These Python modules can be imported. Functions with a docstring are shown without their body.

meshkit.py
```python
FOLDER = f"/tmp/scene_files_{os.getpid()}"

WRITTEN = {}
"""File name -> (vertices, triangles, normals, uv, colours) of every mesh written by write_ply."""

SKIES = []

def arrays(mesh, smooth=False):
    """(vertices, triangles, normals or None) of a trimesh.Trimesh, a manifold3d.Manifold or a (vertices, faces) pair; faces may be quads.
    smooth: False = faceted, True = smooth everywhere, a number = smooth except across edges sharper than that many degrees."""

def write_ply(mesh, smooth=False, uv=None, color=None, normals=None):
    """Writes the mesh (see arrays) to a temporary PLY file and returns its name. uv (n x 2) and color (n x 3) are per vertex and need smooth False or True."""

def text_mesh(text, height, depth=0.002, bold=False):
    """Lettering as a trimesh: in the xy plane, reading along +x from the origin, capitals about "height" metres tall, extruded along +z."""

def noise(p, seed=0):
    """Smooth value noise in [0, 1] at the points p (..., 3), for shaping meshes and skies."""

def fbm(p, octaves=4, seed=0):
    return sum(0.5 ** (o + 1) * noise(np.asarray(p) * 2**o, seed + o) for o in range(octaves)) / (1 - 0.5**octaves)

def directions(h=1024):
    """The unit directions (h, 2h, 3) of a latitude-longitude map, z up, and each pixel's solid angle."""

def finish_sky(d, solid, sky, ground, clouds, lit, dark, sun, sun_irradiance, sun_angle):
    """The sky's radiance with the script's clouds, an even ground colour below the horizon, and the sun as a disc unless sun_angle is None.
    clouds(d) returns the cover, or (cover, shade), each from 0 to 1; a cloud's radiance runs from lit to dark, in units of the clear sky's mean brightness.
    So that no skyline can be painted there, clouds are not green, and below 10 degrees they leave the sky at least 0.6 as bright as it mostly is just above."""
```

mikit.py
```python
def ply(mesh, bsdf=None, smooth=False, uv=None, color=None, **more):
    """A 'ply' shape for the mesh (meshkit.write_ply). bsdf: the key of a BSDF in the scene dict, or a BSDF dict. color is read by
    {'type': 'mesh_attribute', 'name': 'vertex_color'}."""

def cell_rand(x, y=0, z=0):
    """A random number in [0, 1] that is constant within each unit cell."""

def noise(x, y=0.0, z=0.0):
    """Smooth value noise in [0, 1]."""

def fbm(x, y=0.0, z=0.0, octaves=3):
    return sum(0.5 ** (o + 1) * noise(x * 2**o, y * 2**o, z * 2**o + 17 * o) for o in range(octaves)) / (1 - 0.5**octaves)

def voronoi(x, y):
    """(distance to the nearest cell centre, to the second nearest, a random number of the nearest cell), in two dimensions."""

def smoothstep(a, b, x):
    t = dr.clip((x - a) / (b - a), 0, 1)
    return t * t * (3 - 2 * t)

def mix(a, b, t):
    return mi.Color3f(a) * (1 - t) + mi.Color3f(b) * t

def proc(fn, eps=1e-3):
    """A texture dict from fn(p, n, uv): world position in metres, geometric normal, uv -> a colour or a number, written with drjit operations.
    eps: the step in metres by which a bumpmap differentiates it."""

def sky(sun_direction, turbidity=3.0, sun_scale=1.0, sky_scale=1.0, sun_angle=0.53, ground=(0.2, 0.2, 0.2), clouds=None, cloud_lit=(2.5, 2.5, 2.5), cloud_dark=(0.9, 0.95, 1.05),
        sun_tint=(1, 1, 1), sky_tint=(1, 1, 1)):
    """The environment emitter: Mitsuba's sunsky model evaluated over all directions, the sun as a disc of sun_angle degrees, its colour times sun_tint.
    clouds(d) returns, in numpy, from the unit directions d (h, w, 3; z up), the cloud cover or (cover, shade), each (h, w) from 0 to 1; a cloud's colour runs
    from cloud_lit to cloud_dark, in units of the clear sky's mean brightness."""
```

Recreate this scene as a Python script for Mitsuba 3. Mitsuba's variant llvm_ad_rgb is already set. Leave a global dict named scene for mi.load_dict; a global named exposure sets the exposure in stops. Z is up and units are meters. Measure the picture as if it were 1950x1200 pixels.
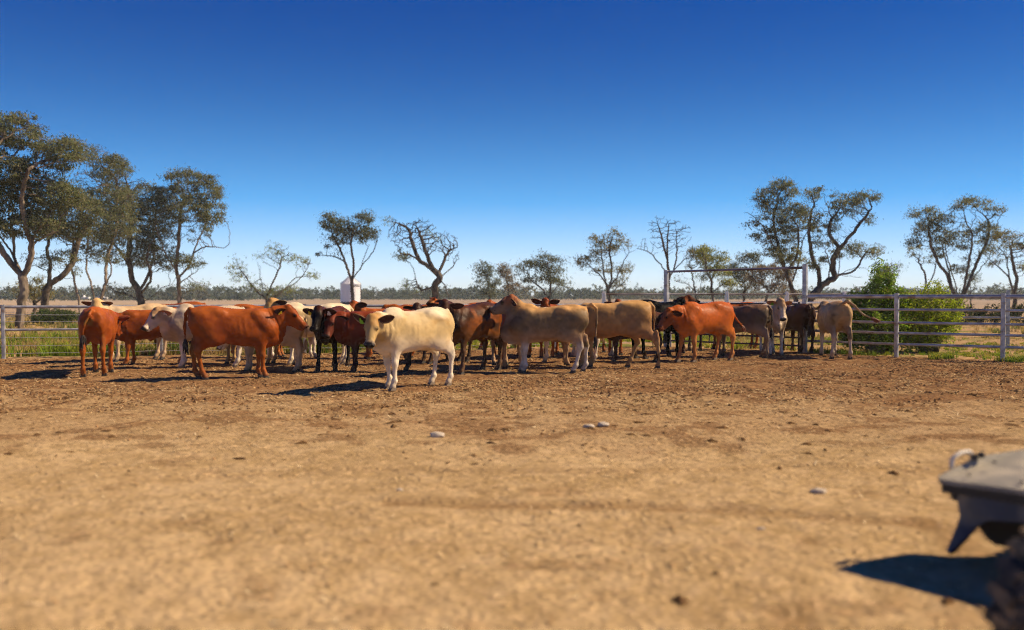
import math
import random

import drjit as dr
import numpy as np
import trimesh
import mitsuba as mi
from scipy.interpolate import PchipInterpolator
from scipy.spatial import cKDTree
from shapely.geometry import Polygon, MultiPoint
import meshkit
import mikit

random.seed(3)
T = mi.ScalarTransform4f
scene, labels = {}, {}

# ---------------------------------------------------------------- camera, sky, exposure
EYE = 1.6
FOV = 60.0
exposure = 2.2
scene["camera"] = {
    "type": "thinlens", "fov": FOV, "fov_axis": "x", "aperture_radius": 0.021, "focus_distance": 21.0,
    "near_clip": 0.1, "far_clip": 9000.0,
    "to_world": T().look_at(origin=[0, 0, EYE], target=[0, 10, EYE - 10 * 37.0 / 1688.7], up=[0, 0, 1]),
}
SUN_EL, SUN_AZ = 40.0, 7.0
SUN = [math.cos(math.radians(SUN_EL)) * math.cos(math.radians(SUN_AZ)), math.cos(math.radians(SUN_EL)) * math.sin(math.radians(SUN_AZ)), math.sin(math.radians(SUN_EL))]


def low_haze(d):
    """An even veil that thickens and pales towards the horizon all the way round."""
    e = np.degrees(np.arcsin(np.clip(d[..., 2], 0, 1)))
    return np.clip(1.02 * np.exp(-((e / 7.0) ** 1.45)), 0, 1), np.clip((e - 0.5) / 5.5, 0, 1)


scene["sky"] = mikit.sky(SUN, turbidity=2.5, sky_scale=0.46, sky_tint=(0.0, 0.32, 1.10), ground=(0.3, 0.2, 0.1), clouds=low_haze, cloud_lit=(8.4, 9.8, 10.4), cloud_dark=(2.6, 8.2, 14.2), sun_tint=(1.06, 1.0, 0.90))


# ---------------------------------------------------------------- helpers
def numbered(name):
    k, i = name, 0
    used = lambda q: q in scene or q in labels or any(z.startswith(q + "__") for z in scene)
    while used(k):
        i += 1
        k = f"{name}_{i:03d}"
    return k


COUNT = {}


def part(parent, name, mesh, bsdf, label=None, smooth=40, **more):
    n = COUNT.get((parent, name), 0)
    COUNT[parent, name] = n + 1
    key = f"{parent}__{name}" + (f"_{n:03d}" if n else "")
    scene[key] = mikit.ply(mesh, bsdf, smooth=smooth, **more)
    if label:
        labels[key] = {"label": label}
    return key


def thing(name, label, category, group=None):
    k = numbered(name)
    labels[k] = {"label": label, "category": category}
    if group:
        labels[k]["group"] = group
    return k


def join(meshes):
    vs, fs, n = [], [], 0
    for m in meshes:
        v, f = (np.asarray(m[0]), np.asarray(m[1])) if isinstance(m, tuple) else (np.asarray(m.vertices), np.asarray(m.faces))
        vs.append(v); fs.append(f + n); n += len(v)
    return np.vstack(vs), np.vstack(fs)


def tube(points, radii, sides=6, cap=True):
    p = np.asarray(points, float)
    r = np.broadcast_to(np.asarray(radii, float), (len(p),))
    t = np.gradient(p, axis=0)
    t /= np.linalg.norm(t, axis=1, keepdims=True) + 1e-12
    ref = np.array([0, 0, 1.0]) if abs(t[0, 2]) < 0.8 else np.array([1.0, 0.1, 0])
    a = np.cross(t, ref); a /= np.linalg.norm(a, axis=1, keepdims=True) + 1e-12
    b = np.cross(t, a)
    ang = np.arange(sides) * 2 * np.pi / sides
    v = (p[:, None] + r[:, None, None] * (np.cos(ang)[None, :, None] * a[:, None] + np.sin(ang)[None, :, None] * b[:, None])).reshape(-1, 3)
    i, j = np.meshgrid(np.arange(len(p) - 1), np.arange(sides), indexing="ij")
    q = np.stack([i * sides + j, i * sides + (j + 1) % sides, (i + 1) * sides + (j + 1) % sides, (i + 1) * sides + j], -1).reshape(-1, 4)
    f = np.vstack([q[:, [0, 1, 2]], q[:, [0, 2, 3]]])
    if cap:
        n = len(v)
        v = np.vstack([v, p[:1], p[-1:]])
        e = (len(p) - 1) * sides
        k = np.arange(sides)
        f = np.vstack([f, np.stack([k * 0 + n, (k + 1) % sides, k], 1), np.stack([k * 0 + n + 1, e + k, e + (k + 1) % sides], 1)])
    return v, f


FPX = 975.0 / math.tan(math.radians(FOV / 2))
HOR = 563.0


def gp(px, py):
    """Metres on level ground under a bearing and depth read off the photograph."""
    d = FPX * EYE / (py - HOR)
    return (px - 975.0) / FPX * d, d


def smoothn(x, a, b):
    t = np.clip((x - a) / (b - a), 0, 1)
    return t * t * (3 - 2 * t)


def ground_z(x, y):
    return 0.0


def coat_lie(p, n, uv):
    return 0.55 * mikit.fbm(p.x * 9, p.y * 9, p.z * 8, 2) + 0.45 * mikit.fbm(p.x * 46, p.y * 46, p.z * 22, 2)


scene["coat"] = {"type": "bumpmap", "arbitrary": mikit.proc(coat_lie, 0.006), "scale": 0.013,
                 "bsdf": {"type": "principled", "base_color": {"type": "mesh_attribute", "name": "vertex_color"}, "roughness": 0.46, "specular": 0.10}}
scene["coat_black"] = {"type": "principled", "base_color": {"type": "mesh_attribute", "name": "vertex_color"}, "roughness": 0.5, "specular": 0.02}
for nm, col, ro in (("hoof_dark", (0.035, 0.028, 0.022), 0.6), ("hoof_pale", (0.16, 0.12, 0.08), 0.6), ("hair_dark", (0.02, 0.014, 0.012), 0.6), ("hair_red", (0.16, 0.05, 0.02), 0.6),
                    ("hair_tan", (0.36, 0.24, 0.12), 0.6), ("eye", (0.008, 0.006, 0.005), 0.12), ("tag_yellow", (0.75, 0.60, 0.02), 0.4), ("tag_green", (0.16, 0.42, 0.03), 0.4), ("tag_white", (0.7, 0.68, 0.6), 0.4)):
    scene[nm] = {"type": "principled", "base_color": {"type": "rgb", "value": list(col)}, "roughness": ro, "specular": 0.4}
COATS = {
    "cream": dict(patch=(0.42, 0.27, 0.10), main=(0.53, 0.385, 0.18), back=(0.68, 0.57, 0.38), under=(0.66, 0.55, 0.40), legs=(0.70, 0.61, 0.46), poll=(0.40, 0.23, 0.08), face=(0.46, 0.32, 0.14), nose=(0.24, 0.18, 0.12), ear_out=(0.30, 0.22, 0.13), mottle=0.30, tuft="hair_tan", hoof="hoof_pale"),
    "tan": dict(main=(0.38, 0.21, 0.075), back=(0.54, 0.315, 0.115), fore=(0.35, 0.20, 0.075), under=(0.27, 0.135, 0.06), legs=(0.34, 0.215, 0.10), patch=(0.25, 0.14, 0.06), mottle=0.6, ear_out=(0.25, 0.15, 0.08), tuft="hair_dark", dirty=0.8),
    "blush": dict(main=(0.25, 0.115, 0.055), under=(0.27, 0.145, 0.085), legs=(0.38, 0.25, 0.15), face=(0.40, 0.22, 0.11), tuft="hair_tan"),
    "pale": dict(mottle=0.5, main=(0.37, 0.275, 0.17), back=(0.55, 0.44, 0.30), fore=(0.36, 0.28, 0.19), legs=(0.62, 0.55, 0.46), face=(0.55, 0.45, 0.32), nose=(0.66, 0.56, 0.44), poll=(0.36, 0.22, 0.11), ear=(0.40, 0.16, 0.08), ear_out=(0.30, 0.20, 0.13), tuft="hair_tan", hoof="hoof_pale"),
    "fawn": dict(main=(0.48, 0.34, 0.19), fore=(0.52, 0.40, 0.26), legs=(0.46, 0.34, 0.22), face=(0.62, 0.46, 0.26), nose=(0.68, 0.54, 0.36), poll=(0.52, 0.33, 0.14), ear=(0.12, 0.03, 0.015), ear_out=(0.12, 0.05, 0.03), tuft="hair_tan"),
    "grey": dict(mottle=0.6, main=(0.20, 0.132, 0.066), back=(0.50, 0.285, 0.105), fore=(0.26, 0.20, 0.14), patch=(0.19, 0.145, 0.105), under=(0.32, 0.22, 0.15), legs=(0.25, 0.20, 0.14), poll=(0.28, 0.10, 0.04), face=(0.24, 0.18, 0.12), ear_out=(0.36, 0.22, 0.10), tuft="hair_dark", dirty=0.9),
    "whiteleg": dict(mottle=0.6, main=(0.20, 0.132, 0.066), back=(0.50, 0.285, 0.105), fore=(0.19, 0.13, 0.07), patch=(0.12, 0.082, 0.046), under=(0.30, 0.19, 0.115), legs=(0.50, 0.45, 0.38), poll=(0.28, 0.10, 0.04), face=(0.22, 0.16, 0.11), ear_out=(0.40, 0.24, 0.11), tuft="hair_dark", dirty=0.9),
    "darkgrey": dict(main=(0.085, 0.064, 0.042), fore=(0.07, 0.054, 0.038), under=(0.22, 0.16, 0.11), legs=(0.20, 0.14, 0.09), back=(0.16, 0.09, 0.05), tuft="hair_dark", dirty=1.0, dung=(0.34, 0.23, 0.09)),
    "greytan": dict(main=(0.36, 0.245, 0.12), patch=(0.26, 0.18, 0.09), mottle=0.55, under=(0.27, 0.19, 0.115), legs=(0.46, 0.38, 0.28), back=(0.40, 0.24, 0.10), tuft="hair_red", dirty=0.8),
    "red": dict(main=(0.265, 0.060, 0.009), back=(0.34, 0.085, 0.014), patch=(0.18, 0.036, 0.006), under=(0.21, 0.045, 0.008), legs=(0.28, 0.075, 0.013), mottle=0.55, muzzle=(0.12, 0.045, 0.025), ear_out=(0.20, 0.05, 0.015), tuft="hair_dark", dirty=0.8, dung=(0.17, 0.085, 0.02)),
    "orange": dict(main=(0.40, 0.088, 0.010), back=(0.42, 0.10, 0.014), under=(0.42, 0.125, 0.025), legs=(0.44, 0.18, 0.055), mottle=0.5, face=(0.20, 0.06, 0.022), muzzle=(0.06, 0.03, 0.02), ear=(0.05, 0.02, 0.012), ear_out=(0.18, 0.05, 0.018), tuft="hair_red", hoof="hoof_pale"),
    "chestnut": dict(main=(0.31, 0.075, 0.010), back=(0.33, 0.082, 0.012), legs=(0.32, 0.10, 0.02), mottle=0.5, face=(0.42, 0.16, 0.04), nose=(0.46, 0.20, 0.08), muzzle=(0.32, 0.16, 0.10), ear_out=(0.20, 0.05, 0.015), tuft="hair_red"),
    "darkred": dict(main=(0.17, 0.028, 0.009), back=(0.21, 0.040, 0.011), under=(0.08, 0.02, 0.012), legs=(0.03, 0.015, 0.012), face=(0.12, 0.03, 0.016), ear=(0.03, 0.014, 0.012), ear_out=(0.07, 0.02, 0.014), tuft="hair_dark"),
    "brindle": dict(main=(0.18, 0.052, 0.009), back=(0.06, 0.022, 0.009), fore=(0.055, 0.020, 0.008), patch=(0.032, 0.013, 0.006), under=(0.11, 0.045, 0.014), legs=(0.10, 0.055, 0.03), face=(0.016, 0.010, 0.009), poll=(0.05, 0.018, 0.010), muzzle=(0.02, 0.018, 0.018), ear=(0.045, 0.02, 0.02), ear_out=(0.045, 0.022, 0.018), mottle=0.9, tuft="hair_dark"),
    "brown": dict(main=(0.050, 0.021, 0.011), back=(0.08, 0.030, 0.013), under=(0.05, 0.025, 0.016), legs=(0.05, 0.028, 0.018), muzzle=(0.02, 0.016, 0.016), ear=(0.03, 0.014, 0.012), tuft="hair_dark", dirty=0.5, dung=(0.22, 0.14, 0.05)),
    "sooty": dict(main=(0.060, 0.014, 0.007), back=(0.10, 0.026, 0.010), fore=(0.03, 0.009, 0.006), legs=(0.006, 0.005, 0.005), under=(0.012, 0.007, 0.006), face=(0.010, 0.007, 0.006), muzzle=(0.02, 0.018, 0.018), ear=(0.05, 0.018, 0.012), ear_out=(0.016, 0.010, 0.009), tuft="hair_dark", dirty=0.0),
    "black": dict(main=(0.003, 0.0026, 0.0026), back=(0.004, 0.003, 0.0028), muzzle=(0.02, 0.018, 0.018), ear=(0.03, 0.018, 0.016), ear_out=(0.016, 0.013, 0.012), tuft="hair_dark", dirty=0.0),
    "blackred": dict(main=(0.003, 0.0026, 0.0026), poll=(0.07, 0.025, 0.014), ear=(0.20, 0.07, 0.03), ear_out=(0.14, 0.045, 0.018), muzzle=(0.02, 0.018, 0.018), tuft="hair_dark", dirty=0.2),
}
# ---------------------------------------------------------------- cattle: one smooth signed-distance body each
def surface_net(F, org, h):
    """Closed quad-to-triangle surface where the grid F changes sign (vertices at the mean of each cell's edge crossings)."""
    ins = F < 0
    c = np.zeros(tuple(np.array(F.shape) - 1), np.int8)
    for a, b, d in np.ndindex(2, 2, 2):
        c += ins[a:F.shape[0] - 1 + a, b:F.shape[1] - 1 + b, d:F.shape[2] - 1 + d]
    ci = np.argwhere((c > 0) & (c < 8))
    idx = -np.ones(c.shape, np.int64)
    idx[tuple(ci.T)] = np.arange(len(ci))
    acc, cnt = np.zeros((len(ci), 3)), np.zeros(len(ci))
    for ax in range(3):
        o1, o2 = [k for k in range(3) if k != ax]
        for a, b in np.ndindex(2, 2):
            p0 = ci.copy(); p0[:, o1] += a; p0[:, o2] += b
            p1 = p0.copy(); p1[:, ax] += 1
            f0, f1 = F[tuple(p0.T)], F[tuple(p1.T)]
            m = (f0 < 0) != (f1 < 0)
            q = p0.astype(float); q[:, ax] += np.where(m, f0 / np.where(m, f0 - f1, 1), 0)
            acc[m] += q[m]; cnt[m] += 1
    v = org + h * acc / cnt[:, None]
    faces = []
    for ax in range(3):
        o1, o2 = [(1, 2), (2, 0), (0, 1)][ax]
        s0 = [slice(None)] * 3; s1 = [slice(None)] * 3
        s0[ax] = slice(0, -1); s1[ax] = slice(1, None)
        e = np.argwhere(ins[tuple(s0)] != ins[tuple(s1)])
        e = e[(e[:, o1] > 0) & (e[:, o2] > 0) & (e[:, o1] < c.shape[o1]) & (e[:, o2] < c.shape[o2])]
        fl = ins[tuple(e.T)]
        q = []
        for a, b in ((1, 1), (0, 1), (0, 0), (1, 0)):
            k = e.copy(); k[:, o1] -= a; k[:, o2] -= b
            q.append(idx[tuple(k.T)])
        q = np.stack(q, 1)
        q = np.where(fl[:, None], q, q[:, ::-1])
        faces += [q[:, [0, 1, 2]], q[:, [0, 2, 3]]]
    return v, np.vstack(faces)


class Field:
    def __init__(self, lo, hi, h):
        self.h, self.lo = h, np.array(lo, float)
        n = np.ceil((np.array(hi) - self.lo) / h).astype(int) + 1
        self.ax = [self.lo[i] + h * np.arange(n[i]) for i in range(3)]
        self.F = np.full(tuple(n), 0.25)

    def box(self, lo, hi):
        s = []
        for i in range(3):
            a, b = np.searchsorted(self.ax[i], [lo[i], hi[i]])
            s.append(slice(max(a - 1, 0), min(b + 1, len(self.ax[i]))))
        P = np.stack(np.meshgrid(*[self.ax[i][s[i]] for i in range(3)], indexing="ij"), -1)
        return tuple(s), P

    def add(self, s, d, k):
        f = self.F[s]
        hh = np.maximum(k - np.abs(f - d), 0) / k
        self.F[s] = np.minimum(f, d) - hh * hh * k * 0.25

    def cone(self, a, b, ra, rb, k=0.05, side=None, ks=1.0):
        """Round tapered limb from a to b; along the direction side its radius is ks times as large."""
        a, b = np.asarray(a, float), np.asarray(b, float)
        m = max(ra, rb) * max(1, ks) + k + 0.03
        s, P = self.box(np.minimum(a, b) - m, np.maximum(a, b) + m)
        ba, pa = b - a, P - a
        t = np.clip(pa @ ba / max(ba @ ba, 1e-9), 0, 1)
        rel, r = pa - t[..., None] * ba, ra + (rb - ra) * t
        if side is None:
            d = np.linalg.norm(rel, axis=-1) - r
        else:
            u = rel @ side
            w2 = np.maximum((rel * rel).sum(-1) - u * u, 0)
            rs = r * ks
            k0 = np.sqrt(u * u / rs**2 + w2 / r**2) + 1e-9
            k1 = np.sqrt(u * u / rs**4 + w2 / r**4) + 1e-9
            d = k0 * (k0 - 1) / k1
        self.add(s, d, k)

    def ell(self, c, axes, radii, k=0.04):
        c, A, r = np.asarray(c, float), np.asarray(axes, float), np.asarray(radii, float)
        m = np.abs(A.T * r).sum(1) + k + 0.02
        s, P = self.box(c - m, c + m)
        q = (P - c) @ A.T
        k0 = np.sqrt(((q / r) ** 2).sum(-1)) + 1e-9
        k1 = np.sqrt(((q / r**2) ** 2).sum(-1)) + 1e-9
        self.add(s, k0 * (k0 - 1) / k1, k)


def unit(v):
    v = np.asarray(v, float)
    return v / np.linalg.norm(v)


TX = np.array([-0.83, -0.80, -0.70, -0.55, -0.38, -0.18, 0.05, 0.28, 0.45, 0.60, 0.70, 0.75])
TTOP = np.array([1.14, 1.245, 1.305, 1.330, 1.325, 1.290, 1.265, 1.270, 1.275, 1.19, 1.06, 0.93])
TBOT = np.array([1.06, 0.95, 0.84, 0.755, 0.69, 0.625, 0.585, 0.57, 0.575, 0.61, 0.69, 0.84])
TWID = np.array([0.03, 0.13, 0.185, 0.225, 0.255, 0.285, 0.29, 0.265, 0.225, 0.175, 0.12, 0.03])


def build_body(c):
    """c: pose and build numbers of one animal. Returns (vertices, triangles, frames)."""
    h = c.get("res", 0.024)
    fat, dewl, hump = c.get("fat", 0.94), c.get("dewlap", 1.0), c.get("hump", 0.0)
    Y = np.array([0, 1.0, 0])
    npit, nyaw = math.radians(c.get("neck", 25)), math.radians(c.get("nyaw", 0))
    base = np.array([0.50, 0.0, 1.09])
    nd = np.array([math.cos(npit) * math.cos(nyaw), math.cos(npit) * math.sin(nyaw), math.sin(npit)])
    O = base + c.get("nlen", 0.43) * nd
    hp, hy, hr = (math.radians(c.get(k, d)) for k, d in (("hpitch", 40), ("hyaw", 0), ("hroll", 0)))
    f = np.array([math.cos(hp) * math.cos(hy), math.cos(hp) * math.sin(hy), -math.sin(hp)])
    s = unit(np.cross([0, 0, 1.0], f))
    u = np.cross(f, s)
    s, u = s * math.cos(hr) + u * math.sin(hr), u * math.cos(hr) - s * math.sin(hr)
    tip = O + f * 0.62
    lo = [-1.0, min(-0.45, tip[1] - 0.25, O[1] - 0.42), -0.03]
    hi = [max(0.95, tip[0] + 0.12, O[0] + 0.4), max(0.45, tip[1] + 0.25, O[1] + 0.42), max(1.46, O[2] + 0.28)]
    for sy in (1, -1):
        et = O + 0.085 * sy * s + 0.27 * unit(s * sy - u * c.get('droop', 0.35) - f * c.get('eback', 0.25))
        lo, hi = np.minimum(lo, et - 0.12), np.maximum(hi, et + 0.12)
    tail = np.array(c.get("tail", [(-0.80, 0, 1.27), (-0.87, 0.0, 1.18), (-0.89, 0.01, 0.95), (-0.88, 0.02, 0.70)]), float)
    lo, hi = np.minimum(lo, tail.min(0) - 0.08), np.maximum(hi, tail.max(0) + 0.08)
    G = Field(lo, hi, h)
    # barrel
    sl, P = G.box([-0.95, -0.42, 0.5], [0.88, 0.42, 1.45])
    X = G.ax[0][sl[0]]
    sp = lambda y: PchipInterpolator(TX, y)(np.clip(X, TX[0], TX[-1]))
    w = sp(TWID) * (1 + (fat - 1) * np.exp(-((X - 0.0) / 0.45) ** 2))
    tp, bt = sp(TTOP), sp(TBOT) - (fat - 1) * 0.15 * np.exp(-((X - 0.0) / 0.4) ** 2)
    zc, hh = ((tp + bt) / 2)[:, None, None], ((tp - bt) / 2)[:, None, None]
    w = w[:, None, None]
    out = np.maximum(np.abs(X - np.clip(X, TX[0], TX[-1])), 0)[:, None, None]
    yy, zz = P[..., 1], P[..., 2] - zc
    ww = w * (1 - 0.10 * np.clip(zz / hh, -1, 1))
    k0 = (np.abs(yy / ww) ** 2.25 + np.abs(zz / hh) ** 2.25) ** (1 / 2.25) + 1e-9
    k1 = np.sqrt((yy / ww**2) ** 2 + (zz / hh**2) ** 2) + 1e-9
    G.add(sl, k0 * (k0 - 1) / np.maximum(k1, k0 / np.maximum(ww, hh)) + out, 0.03)
    # rump, hooks, shoulders, legs
    hoofs = []
    lp = c.get("legs", {})
    for sy, tag in ((1, "L"), (-1, "R")):
        G.ell((-0.33, 0.178 * sy, 1.215), np.eye(3), (0.12, 0.055, 0.065), 0.08)
        G.cone((0.33, 0.16 * sy, 1.14), (0.50, 0.185 * sy, 0.93), 0.05, 0.06, 0.08)
        G.ell((-0.76, 0.10 * sy, 1.16), np.eye(3), (0.06, 0.05, 0.06), 0.07)
        dx, dy = lp.get("h" + tag, (0, 0))
        hip, st = (-0.57, 0.145 * sy, 1.03), (-0.40 + 0.25 * dx, 0.19 * sy, 0.76)
        hk = np.array([-0.735 + 0.62 * dx, 0.155 * sy + 0.5 * dy, 0.50 + 0.06 * abs(dx)])
        ft = np.array([-0.70 + dx, 0.15 * sy + dy, 0.15])
        hf = np.array([-0.645 + dx, 0.15 * sy + dy, 0.055])
        G.cone(hip, st, 0.21, 0.15, 0.08, Y, 0.62)
        G.cone((-0.22, 0.17 * sy, 0.74), (-0.42 + 0.25 * dx, 0.17 * sy, 0.70), 0.07, 0.08, 0.09, Y, 0.5)
        G.cone((-0.68, 0.13 * sy, 1.00), (-0.64 + 0.35 * dx, 0.15 * sy, 0.74), 0.15, 0.085, 0.07, Y, 0.62)
        G.cone((-0.50 + 0.3 * dx, 0.17 * sy, 0.76), hk + [0.035, 0, 0.06], 0.170, 0.062, 0.06, Y, 0.58)
        G.cone(hk + [0.0, 0, 0.20], hk + [-0.015, 0, 0.02], 0.035, 0.045, 0.06)
        G.ell(hk + [0, 0, -0.01], np.eye(3), (0.066, 0.047, 0.075), 0.03)
        G.cone(hk, ft, 0.043, 0.035, 0.03, Y, 0.9)
        G.cone(ft, ft, 0.051, 0.051, 0.03)
        G.cone(ft, hf, 0.040, 0.052, 0.02)
        hoofs.append((hf, 1))
        dx, dy = lp.get("f" + tag, (0, 0))
        el = np.array([0.34 + 0.1 * dx, 0.165 * sy, 0.74])
        kn = np.array([0.42 + 0.55 * dx, 0.145 * sy + 0.5 * dy, 0.425 + 0.03 * abs(dx)])
        ft = np.array([0.415 + dx, 0.14 * sy + dy, 0.15])
        hf = np.array([0.455 + dx, 0.14 * sy + dy, 0.055])
        G.cone((0.38, 0.135 * sy, 1.12), (0.56, 0.15 * sy, 0.89), 0.12, 0.115, 0.09, Y, 0.55)
        G.cone((0.54, 0.15 * sy, 0.90), el, 0.135, 0.095, 0.08, Y, 0.62)
        G.cone((0.40, 0.15 * sy, 0.78), kn, 0.126, 0.055, 0.05, Y, 0.66)
        G.ell(kn, np.eye(3), (0.052, 0.048, 0.07), 0.03)
        G.cone(kn, ft, 0.042, 0.034, 0.03, Y, 0.95)
        G.cone(ft, ft, 0.050, 0.050, 0.03)
        G.cone(ft, hf, 0.040, 0.052, 0.02)
        hoofs.append((hf, 0))
    # neck, hump, dewlap, brisket
    ns = unit(np.cross([0, 0, 1.0], unit(O - base)))
    nk = base + 0.55 * (O - base)
    G.cone((0.42, 0, 1.04), nk + [0, 0, -0.03], 0.17, 0.162, 0.08, unit(Y + ns), 0.72)
    G.cone(nk + [0, 0, -0.01], O - 0.02 * f - 0.035 * u, 0.165, 0.118, 0.07, unit(ns + s), 0.72)
    G.cone((0.56, 0, 0.93), 0.5 * (O + np.array([0.60, 0, 0.93])) - 0.06 * u, 0.22, 0.15, 0.08, unit(Y + ns), 0.66)
    G.cone(0.5 * (O + np.array([0.60, 0, 0.93])) - 0.06 * u, O + 0.04 * f - 0.11 * u, 0.15, 0.095, 0.06, unit(ns + s), 0.7)
    G.cone((0.62, 0, 0.78), (0.52, 0, 0.68), 0.14, 0.115, 0.06, Y, 0.55)
    if dewl > 0:
        thr, mid = O + 0.07 * f - 0.17 * u, np.array([0.66, 0.0, 0.76])
        m1 = 0.5 * (thr + mid) - np.array([0, 0, 0.05])
        G.cone(thr, m1, 0.05, 0.085 * dewl, 0.045, ns, 0.42)
        G.cone(m1, mid, 0.085 * dewl, 0.13 * dewl, 0.045, unit(Y + ns), 0.38)
        G.cone(mid, (0.50, 0, 0.60), 0.13 * dewl, 0.07, 0.05, Y, 0.35)
    if hump > 0:
        G.ell((0.36, 0, 1.28), np.eye(3), (0.15, 0.075, 0.03 + 0.10 * hump), 0.09)
    if c.get("sheath"):
        G.cone((-0.12, 0, 0.66), (-0.02, 0, 0.57), 0.06, 0.035, 0.06, Y, 0.5)
    if c.get("udder"):
        G.ell((-0.48, 0, 0.76), np.eye(3), (0.12, 0.10, 0.08), 0.05)
    # head
    Z = c.get("hsize", 1.10)
    at = lambda a, b, d: O + Z * (a * f + b * s + d * u)
    A = np.array([f, s, u])
    G.ell(at(0.06, 0, -0.01), A, np.array((0.125, 0.098, 0.105)) * Z, 0.05)
    G.ell(at(-0.015, 0, 0.055), A, np.array((0.055, 0.075, 0.05)) * Z, 0.04)
    G.cone(at(0.10, 0, -0.012), at(0.31, 0, -0.038), 0.092 * Z, 0.062 * Z, 0.04, s, 1.0)
    G.ell(at(0.385, 0, -0.042), A, np.array((0.056, 0.086, 0.062)) * Z, 0.03)
    G.cone(at(0.05, 0, -0.125), at(0.33, 0, -0.108), 0.095 * Z, 0.048 * Z, 0.035, s, 0.85)
    G.ell(at(0.36, 0, -0.110), A, np.array((0.058, 0.056, 0.034)) * Z, 0.012)
    for sy in (1, -1):
        G.ell(at(0.422, 0.046 * sy, -0.014), A, np.array((0.026, 0.026, 0.024)) * Z, 0.015)
    for sy in (1, -1):
        G.ell(at(0.145, 0.078 * sy, 0.028), A, np.array((0.045, 0.028, 0.026)) * Z, 0.03)
        if c.get("horn"):
            G.cone(at(-0.01, 0.07 * sy, 0.07), at(-0.03, 0.14 * sy, 0.12), 0.026 * Z, 0.016 * Z, 0.02)
    # tail
    for i in range(len(tail) - 1):
        n = len(tail) - 1
        G.cone(tail[i], tail[i + 1], 0.038 - 0.022 * i / n, 0.038 - 0.022 * (i + 1) / n, 0.03)
    # skin folds down the neck and a slight unevenness
    sl, P = G.box(np.minimum(base, O) - [0.15, 0.28, 0.5], np.maximum(base, O) + [0.2, 0.28, 0.25])
    along = (P - base) @ unit(O - base)
    m = np.clip(1 - np.abs(along - 0.17) / 0.15, 0, 1) * np.clip((1.40 - P[..., 2]) / 0.2, 0, 1)
    G.F[sl] += 0.007 * m * np.sin(along * 88 + 5 * P[..., 2]) * c.get("folds", 1.0)
    sl, P = G.box([-0.2, -0.4, 0.6], [0.35, 0.4, 1.2])
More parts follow.
